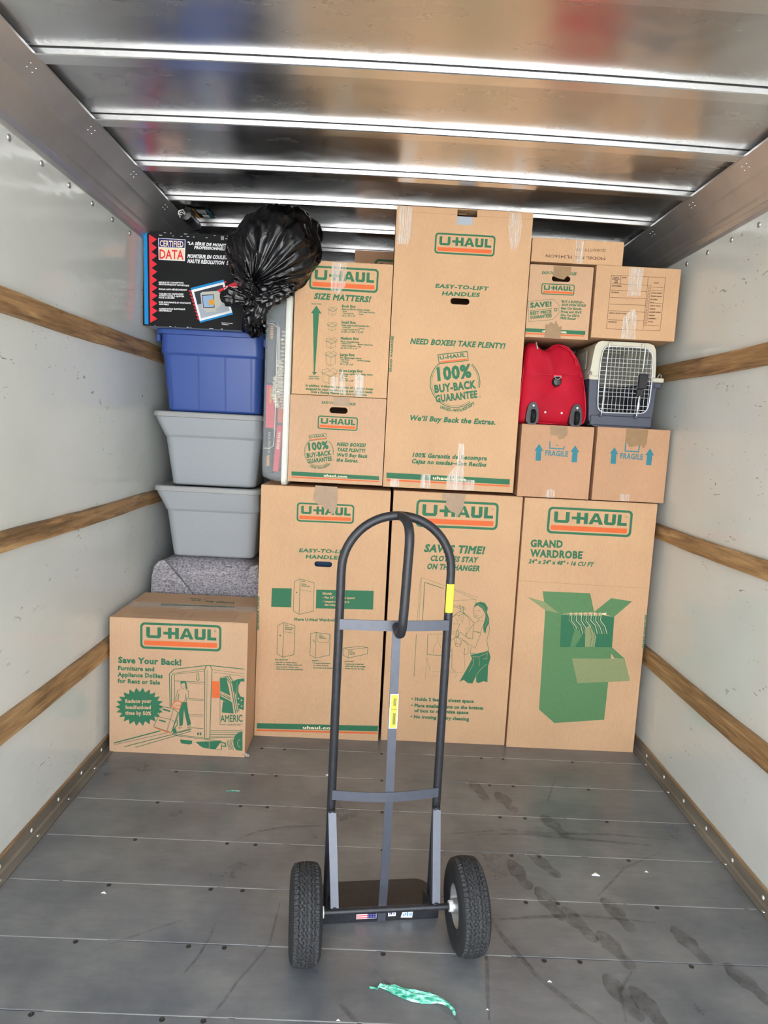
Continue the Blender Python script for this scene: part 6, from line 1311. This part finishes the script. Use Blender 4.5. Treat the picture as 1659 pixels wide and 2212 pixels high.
# ---------------------------------------------------------------- pet carrier
pc = thing('pet_carrier', 'beige and slate plastic pet carrier with white wire door on the right fragile carton', 'pet carrier', loc=(1.12, 3.36, 1.569))
DY = 3.15
def ring(x0, x1, z0, z1, r): return rrect(x0, x1, z0, z1, r, 6)
DOOR = [(1.003, 1.665), (1.008, 1.648), (1.022, 1.637), (1.04, 1.634), (1.20, 1.637), (1.222, 1.643), (1.235, 1.66), (1.241, 1.70), (1.243, 1.80), (1.238, 1.895), (1.230, 1.915), (1.212, 1.930), (1.19, 1.934), (1.03, 1.934), (1.015, 1.928), (1.005, 1.912), (.999, 1.86), (.998, 1.76)]
DR = smooth(DOOR, 1)
def halfshell(zlo, zhi, outline, mat, name):
    q = MB()
    q.prism(outline, DY, DY + .006); return q.build(name, mat, pc, 30)
# lower tray front with a U-shaped cut, upper shell front with an arch cut
zs = 1.785
dl = [p for p in DR if p[1] < zs]; du = [p for p in DR if p[1] >= zs]
ang = lambda p: math.atan2(p[1] - zs, p[0] - 1.12)
dl.sort(key=lambda p: math.atan2(p[1] - zs, p[0] - 1.12)); du.sort(key=lambda p: math.atan2(p[1] - zs, p[0] - 1.12))
lx0, lx1 = dl[0][0], dl[-1][0]
low = [(.958, zs)] + [(.999, zs)] + dl + [(1.243, zs)] + [(1.272, zs), (1.268, 1.70), (1.262, 1.60), (1.25, 1.577), (1.23, 1.569), (1.0, 1.569), (.980, 1.577), (.970, 1.60), (.962, 1.70)]
halfshell(0, 0, low, 'carrier_slate', 'tray_front')
up = [(.954, zs), (.956, 1.80), (.966, 1.89), (.972, 1.935), (.985, 1.952), (1.0, 1.958), (1.215, 1.958), (1.240, 1.950), (1.252, 1.93), (1.258, 1.88), (1.262, 1.80), (1.265, zs), (1.243, zs)] + du + [(.999, zs)]
halfshell(0, 0, up, 'carrier_beige', 'shell_front')
BK = 3.52
def side_shell(name, mat, pts0, s1, thick=.004):
    q = MB(); n = len(pts0); cx0 = 1.12
    lv = [(DY + .001, 1, 0), (DY + .02, 1.0, 0), (DY + .18, .998, 0), (BK, .97, 0), (BK + .003, .95, 0)]
    vs = [(cx0 + (x - cx0) * s_, y, z) for y, s_, _ in lv for x, z in pts0]
    q.add(vs, [(i * n + k, i * n + k + 1, (i + 1) * n + k + 1, (i + 1) * n + k) for i in range(len(lv) - 1) for k in range(n - 1)])
    q.add(vs[-n:], [tuple(range(n))]); return q.build(name, mat, pc, 40)
side_shell('tray', 'carrier_slate', [(.957, zs), (.962, 1.70), (.970, 1.60), (.980, 1.577), (1.0, 1.5695), (1.23, 1.5695), (1.25, 1.577), (1.262, 1.60), (1.268, 1.70), (1.272, zs)], 1)
side_shell('top_shell', 'carrier_beige', [(.954, zs), (.956, 1.80), (.966, 1.89), (.972, 1.935), (.985, 1.952), (1.0, 1.958), (1.215, 1.958), (1.240, 1.950), (1.252, 1.93), (1.258, 1.88), (1.262, 1.80), (1.265, zs)], 1)
q = MB(); q.box(.957, .998, DY - .008, DY + .006, zs - .004, zs + .014, .003); q.build('shell_lip', 'carrier_beige', pc)
q = MB(); q.box(1.246, 1.300, DY - .010, BK, zs - .002, zs + .018, .004); q.build('shell_lip', 'carrier_beige', pc)
q = MB(); q.box(1.258, 1.292, DY - .006, BK - .05, zs - .028, zs - .003, .004); q.build('tray_lip', 'carrier_slate', pc)
MB().box(.975, 1.262, DY - .008, DY + .004, 1.575, 1.622, .004).build('tray_step', 'carrier_slate', pc)
q = MB()
for i in range(6): q.box(.945 + i * .0005, .952, 3.19 + i * .024, 3.202 + i * .024, 1.83, 1.915, .002)
q.build('side_vents', 'carrier_inside', pc, kind='stuff')
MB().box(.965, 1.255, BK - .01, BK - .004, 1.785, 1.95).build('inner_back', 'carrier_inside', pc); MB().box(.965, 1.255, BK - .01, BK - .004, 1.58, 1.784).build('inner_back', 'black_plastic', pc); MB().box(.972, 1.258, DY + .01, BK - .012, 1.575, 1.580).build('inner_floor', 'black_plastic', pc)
q = MB()
for x in (1.035, 1.055): q.box(x, x + .008, BK - .014, BK - .010, 1.78, 1.90, .001)
q.build('back_slots', 'black_plastic', pc)
# wire door
dr = MB(); dr.tube([(x, DY - .012, z) for x, z in DR], .0028, 8, closed=True); door = dr.build('door', 'wire_white', pc, 60)
def span(vertical, v):
    hits = []
    for i in range(len(DR)):
        a, b = DR[i], DR[(i + 1) % len(DR)]; k = 0 if vertical else 1
        if (a[k] - v) * (b[k] - v) < 0: t_ = (v - a[k]) / (b[k] - a[k]); hits.append(a[1 - k] + (b[1 - k] - a[1 - k]) * t_)
    return (min(hits), max(hits)) if len(hits) > 1 else None
for i in range(13):
    x = 1.0115 + i * .01835; s_ = span(True, x)
    if s_: q = MB(); q.tube([(x, DY - .013, s_[0]), (x, DY - .013, s_[1])], .0010, 6); o = q.build('wire', 'wire_white', pc); o.parent = door
for i in range(15):
    z = 1.652 + i * .0190; s_ = span(False, z)
    if s_: q = MB(); q.tube([(s_[0], DY - .0155, z), (s_[1], DY - .0155, z)], .0012, 6); o = q.build('wire', 'wire_white', pc); o.parent = door
q = MB(); q.tube([(1.030, DY - .017, 1.945), (1.022, DY - .017, 1.62)], .0022, 8); q.build('hinge_rod', 'wire_white', pc)
q = MB(); q.tube([(1.197, DY - .02, 1.935), (1.194, DY - .02, 1.845), (1.192, DY - .02, 1.83)], .0026, 8); q.tube([(1.198, DY - .02, 1.77), (1.187, DY - .02, 1.70), (1.184, DY - .02, 1.625)], .0026, 8); q.tube([(1.187, DY - .022, 1.685), (1.185, DY - .022, 1.655)], .005, 8); q.build('latch_rod', 'wire_white', pc, 50)
MB().box(1.176, 1.218, DY - .030, DY - .014, 1.748, 1.815, .004).build('latch', 'black_plastic', pc)
MB().box(1.172, 1.205, DY - .026, DY - .014, 1.715, 1.748, .003).build('latch', 'black_plastic', pc)
for x in (1.035, 1.188): MB().box(x - .006, x + .006, DY - .016, DY + .002, 1.934, 1.954, .003).build('hinge_lug', 'carrier_beige', pc)
for x in (1.021, 1.183): MB().box(x - .008, x + .008, DY - .020, DY, 1.612, 1.628, .003).build('hinge_lug', 'carrier_slate', pc)
for x, z in ((.955, 1.815), (1.278, 1.815)):
    q = MB(); q.tube([(x - .008, DY - .004, z - .01), (x - .004, DY - .012, z + .006), (x + .004, DY - .014, z), (x + .008, DY - .006, z - .012)], .0028, 6); q.build('wing_bolt', 'galvanised', pc, 60)
# ---------------------------------------------------------------- hand truck (local frame: x across, y away from the camera)
ht = thing('hand_truck', 'black steel two-wheeled hand truck with loop handle standing in the middle of the floor', 'hand truck', loc=(-.072, 1.876, 0), rz=math.radians(7.28))
UL, UR, UC = -.015, .303, .149
def L_(): return MB(local=True)
RT = .0128
path = [(UL, 0, .06)] + [(UL, 0, .2 + .15 * i) for i in range(6)] + [(UL, 0, 1.098)]
arc = []
for i in range(1, 28):
    a = math.pi - math.pi * i / 28; arc.append((.144 + .159 * math.cos(a), 0, 1.104 + .159 * math.sin(a)))
path = path + arc + [(UR, 0, 1.098)] + [(UR, 0, .95 - .15 * i) for i in range(6)] + [(UR, 0, .06)]
q = L_(); q.tube(path, RT, 14); q.build('frame_tube', 'black_steel', ht, 60)
lp_ = [(.146, -.002, 1.262), (.150, -.03, 1.262), (.154, -.060, 1.256), (.157, -.082, 1.243), (.158, -.096, 1.222), (.158, -.100, 1.195), (.156, -.100, 1.12), (.154, -.100, 1.04), (.152, -.100, .985), (.151, -.097, .962), (.150, -.085, .944), (.149, -.065, .937), (.148, -.045, .940), (.147, -.025, .948)]
q = L_(); q.tube(lp_, .0132, 14); q.build('handle', 'black_steel', ht, 60)
def bowed(z0, z1, sag, name, mat, t_=.004):
    q = L_(); N = 16; vs = []
    for i in range(N + 1):
        u = i / N; x = UL + (UR - UL) * u; y = -.013 - sag * math.sin(math.pi * u)
        vs += [(x, y, z0), (x, y - t_, z0), (x, y - t_, z1), (x, y, z1)]
    q.add(vs, [(4 * i + k, 4 * i + (k + 1) % 4, 4 * i + 4 + (k + 1) % 4, 4 * i + 4 + k) for i in range(N) for k in range(4)] + [(0, 1, 2, 3), (4 * N, 4 * N + 1, 4 * N + 2, 4 * N + 3)])
    return q.build(name, mat, ht)
bowed(.934, .964, .012, 'cross_strap', 'grey_steel'); bowed(.420, .449, .020, 'cross_strap', 'grey_steel')
q = L_(); vs = []; CP = [(.155, .0065, .005), (.155, -.008, .12), (.154, -.022, .30), (.152, -.0325, .435), (.151, -.030, .60), (.150, -.026, .80), (.149, -.024, .945)]
for x, y, z in CP: vs += [(x - .0125, y, z), (x + .0125, y, z), (x + .0125, y + .004, z), (x - .0125, y + .004, z)]
q.add(vs, [(4 * i + k, 4 * i + (k + 1) % 4, 4 * i + 4 + (k + 1) % 4, 4 * i + 4 + k) for i in range(len(CP) - 1) for k in range(4)] + [(0, 1, 2, 3), tuple(len(vs) - 4 + k for k in range(4))])
q.build('centre_strap', 'grey_steel', ht)
for x in (UL + .002, UR - .003):
    q = L_(); a = Vector((x, -.014, .385)); b = Vector((x + (.012 if x < .1 else -.006), -.100, .145)); vs = []
    for p, yy in ((a, 0), (b, 0)): vs += [(p.x - .0115, p.y - .011, p.z), (p.x + .0115, p.y - .011, p.z), (p.x + .0115, p.y + .011, p.z - .004), (p.x - .0115, p.y + .011, p.z - .004)]
    q.add(vs, [(0, 1, 5, 4), (1, 2, 6, 5), (2, 3, 7, 6), (3, 0, 4, 7), (0, 1, 2, 3), (4, 5, 6, 7)]); q.build('strut', 'grey_steel', ht)
    q = L_(); q.tube([(x - .009, -.026, .386), (x, -.028, .391), (x + .009, -.026, .386)], .003, 6); q.tube([(b.x - .008, -.112, .142), (b.x, -.114, .147), (b.x + .008, -.112, .142)], .003, 6); q.build('weld_bead', 'black_steel', ht, 50)
    MB(local=True).prism([(.0125, .030), (.0125, .100), (-.095, .140), (-.108, .128)], b.x - .012, b.x - .008, plane='YZ').build('axle_bracket', 'black_steel', ht)
q = L_(); q.tube([(-.032, -.105, .13), (.336, -.105, .13)], .009, 12); q.build('axle', 'black_steel', ht, 60)
# toe plate: flat blade with a low upright at its back
q = L_(); tp = [(-.032, .012), (.335, .012), (.335, .150)] + [(.335 - .045 + .045 * math.cos(a), .150 + .045 * math.sin(a)) for a in [math.pi / 2 * i / 6 for i in range(1, 7)]] + [(-.032 + .045 + .045 * math.cos(a), .150 + .045 * math.sin(a)) for a in [math.pi / 2 + math.pi / 2 * i / 6 for i in range(7)]]
q.prism(tp, .001, .006, plane='XY'); q.box(-.032, .335, .0125, .0165, .001, .052); q.build('toe_plate', 'black_steel', ht)
sk1 = L_().box(.078, .140, 0.0113, 0.0123, .012, .045).build('flag_sticker', 'ink_white', ht, label='small flag sticker with red stripes and a blue canton')
q = L_()
for i in range(5): q.box(.079, .115, 0.0107, 0.0112, .014 + i * .0068, .0172 + i * .0068)
o = q.build('flag_stripes', 'ink_red', ht); o.parent = sk1
o = L_().box(.112, .139, 0.0105, 0.0111, .0135, .0435).build('flag_canton', 'ink_navy', ht); o.parent = sk1
q = L_()
for i in range(5):
    for j in range(4): q.box(.1145 + i * .005, .1163 + i * .005, 0.0101, 0.0104, .0175 + j * .0065, .0190 + j * .0065)
o = q.build('flag_stars', 'ink_white', ht, kind='stuff'); o.parent = sk1
s2 = L_().prism([(.176, .016), (.200, .016), (.200, .036), (.188, .046), (.176, .036)], 0.0113, 0.0123).build('maker_sticker', 'ink_white', ht, label='white house-shaped sticker')
q = L_(); q.box(.180, .183, 0.0107, 0.0112, .022, .034); q.box(.185, .188, 0.0107, 0.0112, .022, .034); q.box(.192, .196, 0.0107, 0.0112, .022, .026); q.box(.192, .196, 0.0107, 0.0112, .030, .034); o = q.build('sticker_print', 'ink_navy', ht, kind='stuff'); o.parent = s2
s3 = L_().prism([(.216, .010), (.252, .008), (.254, .038), (.224, .040)], 0.0113, 0.0123).build('maker_sticker', 'ink_white', ht, label='torn white sticker with blue writing')
q = L_()
for i in range(5): q.box(.224 + i * .0055, .227 + i * .0055, 0.0107, 0.0112, .014 + (i % 2) * .003, .022 + (i % 3) * .003)
o = q.build('sticker_print', 'ink_blue', ht, kind='stuff'); o.parent = s3
# yellow labels
lb = L_(); N = 8; vs = []
for i in range(N + 1):
    a = math.radians(-150 + 110 * i / N)
    for z in (.985, 1.070): vs.append((UR + (RT + .0006) * math.cos(a), (RT + .0006) * math.sin(a), z))
lb.add(vs, [(2 * i, 2 * i + 2, 2 * i + 3, 2 * i + 1) for i in range(N)]); l1 = lb.build('warning_label', 'ink_yellow', ht, label='yellow label on the right tube')
l2 = L_().box(.1425, .1615, -.0305, -.0295, .645, .745).build('warning_label', 'ink_yellow', ht, label='yellow label on the centre strap')
L_().box(.1395, .1640, -.0298, -.0290, .643, .747).build('label_backing', 'ink_white', ht)
q = L_()
for i in range(5): q.box(.150 + i * .0017, .151 + i * .0017, -.0311, -.0306, .655, .690)
for i in range(4): q.box(.150 + i * .002, .1512 + i * .002, -.0311, -.0306, .712, .735)
q.box(.1425, .1615, -.0311, -.0306, .7005, .7015)
o = q.build('label_print', 'ink_slate', ht, kind='stuff'); o.parent = l2
# wheels
def wheel(ucx, inner):
    """inner = +1 when the hub side seen from the frame faces +x"""
    w = L_(); R = .131; HW = .0445; NT_ = 300
    prof = [(.056, -.030), (.060, -.037), (.075, -.0425), (.095, -HW), (.110, -.0425), (.119, -.0385), (.1245, -.034)]
    tread = [(-.0335 + .067 * i / 28) for i in range(29)]
    for x in tread: prof.append((.1262 + .0052 * (1 - (x / .034) ** 2), x))
    prof += [(.1245, .034), (.119, .0385), (.110, .0425), (.095, HW), (.075, .0425), (.060, .037), (.056, .030)]
    vs = []
    for k in range(NT_):
        th = 2 * math.pi * k / NT_
        for j, (r, x) in enumerate(prof):
            if 7 <= j < 7 + 29:
                zig = .0016 * (1 if (k // 3) % 2 else -1)
                for gx in (-.021, -.0095, .0015, .0125, .023):
                    if abs(x + zig - gx) < .0013: r -= .0040
                if abs(x) > .026 and (k % 5) < 2: r -= .0028
                elif abs(x) <= .026 and ((k + int(abs(x) * 900)) % 6) == 0: r -= .0018
            vs.append((x + ucx, -.105 + r * math.cos(th), .131 + r * math.sin(th)))
    m = len(prof); nt = 7
    tf, sf = [], []
    for k in range(NT_):
        for j in range(m - 1):
            f = (k * m + j, ((k + 1) % NT_) * m + j, ((k + 1) % NT_) * m + j + 1, k * m + j + 1); (tf if 6 <= j <= 35 else sf).append(f)
    w.add(vs, tf); w.cur = 1; w.f += sf; w.mi += [1] * len(sf)
    wh = w.build('wheel', ['tyre_rubber', 'tyre_wall'], ht, 40)
    Mx = Matrix.Translation((ucx, -.105, .131))
    q = L_(); pr = [(.057, -.032), (.0585, -.034), (.055, -.030), (.050, -.012), (.046, -.004), (.020, .0), (.020, .001), (.046, .0), (.052, .012), (.055, .030), (.0585, .034), (.057, .032)]
    q.lathe(pr, 'X', 40, Mx, cap=False); o = q.build('rim', 'galvanised', ht, 40); o.parent = wh
    q = L_(); q.lathe([(.010, -.042), (.020, -.042), (.0215, -.030), (.019, -.012), (.021, .0), (.019, .012), (.0215, .030), (.020, .042), (.010, .042)], 'X', 24, Mx); o = q.build('hub', 'galvanised', ht, 40); o.parent = wh
    q = L_(); c = .047 * inner; q.lathe([(.009, c - .006), (.0155, c - .006), (.016, c), (.0155, c + .006), (.009, c + .006)], 'X', 20, Mx); o = q.build('bushing', 'white_plastic', ht, 40, label='white axle bushing'); o.parent = wh
    return wh
wheel(-.084, 1); wheel(.386, -1)
# ---------------------------------------------------------------- torn green film on the floor
q = MB(); rnd = random.Random(5)
CL = [(.048, 1.653, .004), (.058, 1.656, .003), (.068, 1.652, .003), (.076, 1.664, .006), (.095, 1.657, .008), (.115, 1.650, .012), (.140, 1.642, .017), (.165, 1.635, .019), (.190, 1.630, .019), (.212, 1.627, .016), (.230, 1.624, .010), (.245, 1.619, .008), (.258, 1.608, .006), (.266, 1.597, .006), (.270, 1.588, .008), (.274, 1.583, .004)]
vs = []; m = 9
for i, (x, y, w) in enumerate(CL):
    for k in range(m):
        t_ = k / (m - 1) * 2 - 1; z = .0018 + (.010 + .006 * rnd.random()) * (1 - t_ * t_) * min(1, w / .012) * (1 if k % 2 else .45) + .001 * (k == 4)
        vs.append((x + rnd.uniform(-.002, .002) + t_ * w * .25, y + t_ * w, z))
q.add(vs, [(i * m + k, i * m + k + 1, (i + 1) * m + k + 1, (i + 1) * m + k) for i in range(len(CL) - 1) for k in range(m - 1)])
tag(q.build('plastic_scrap', 'green_film', None, 80), 'twisted torn strip of green plastic film on the floor in front of the hand truck', 'plastic scrap')
q = MB(); q.tube([(-.555, 2.61, .001), (-.525, 2.612, .002), (-.50, 2.614, .001)], [.001, .0018, .001], 5)
tag(q.build('plastic_scrap', 'green_film', None), 'thin green film shred flat on the floor in front of the wide left carton', 'plastic scrap')
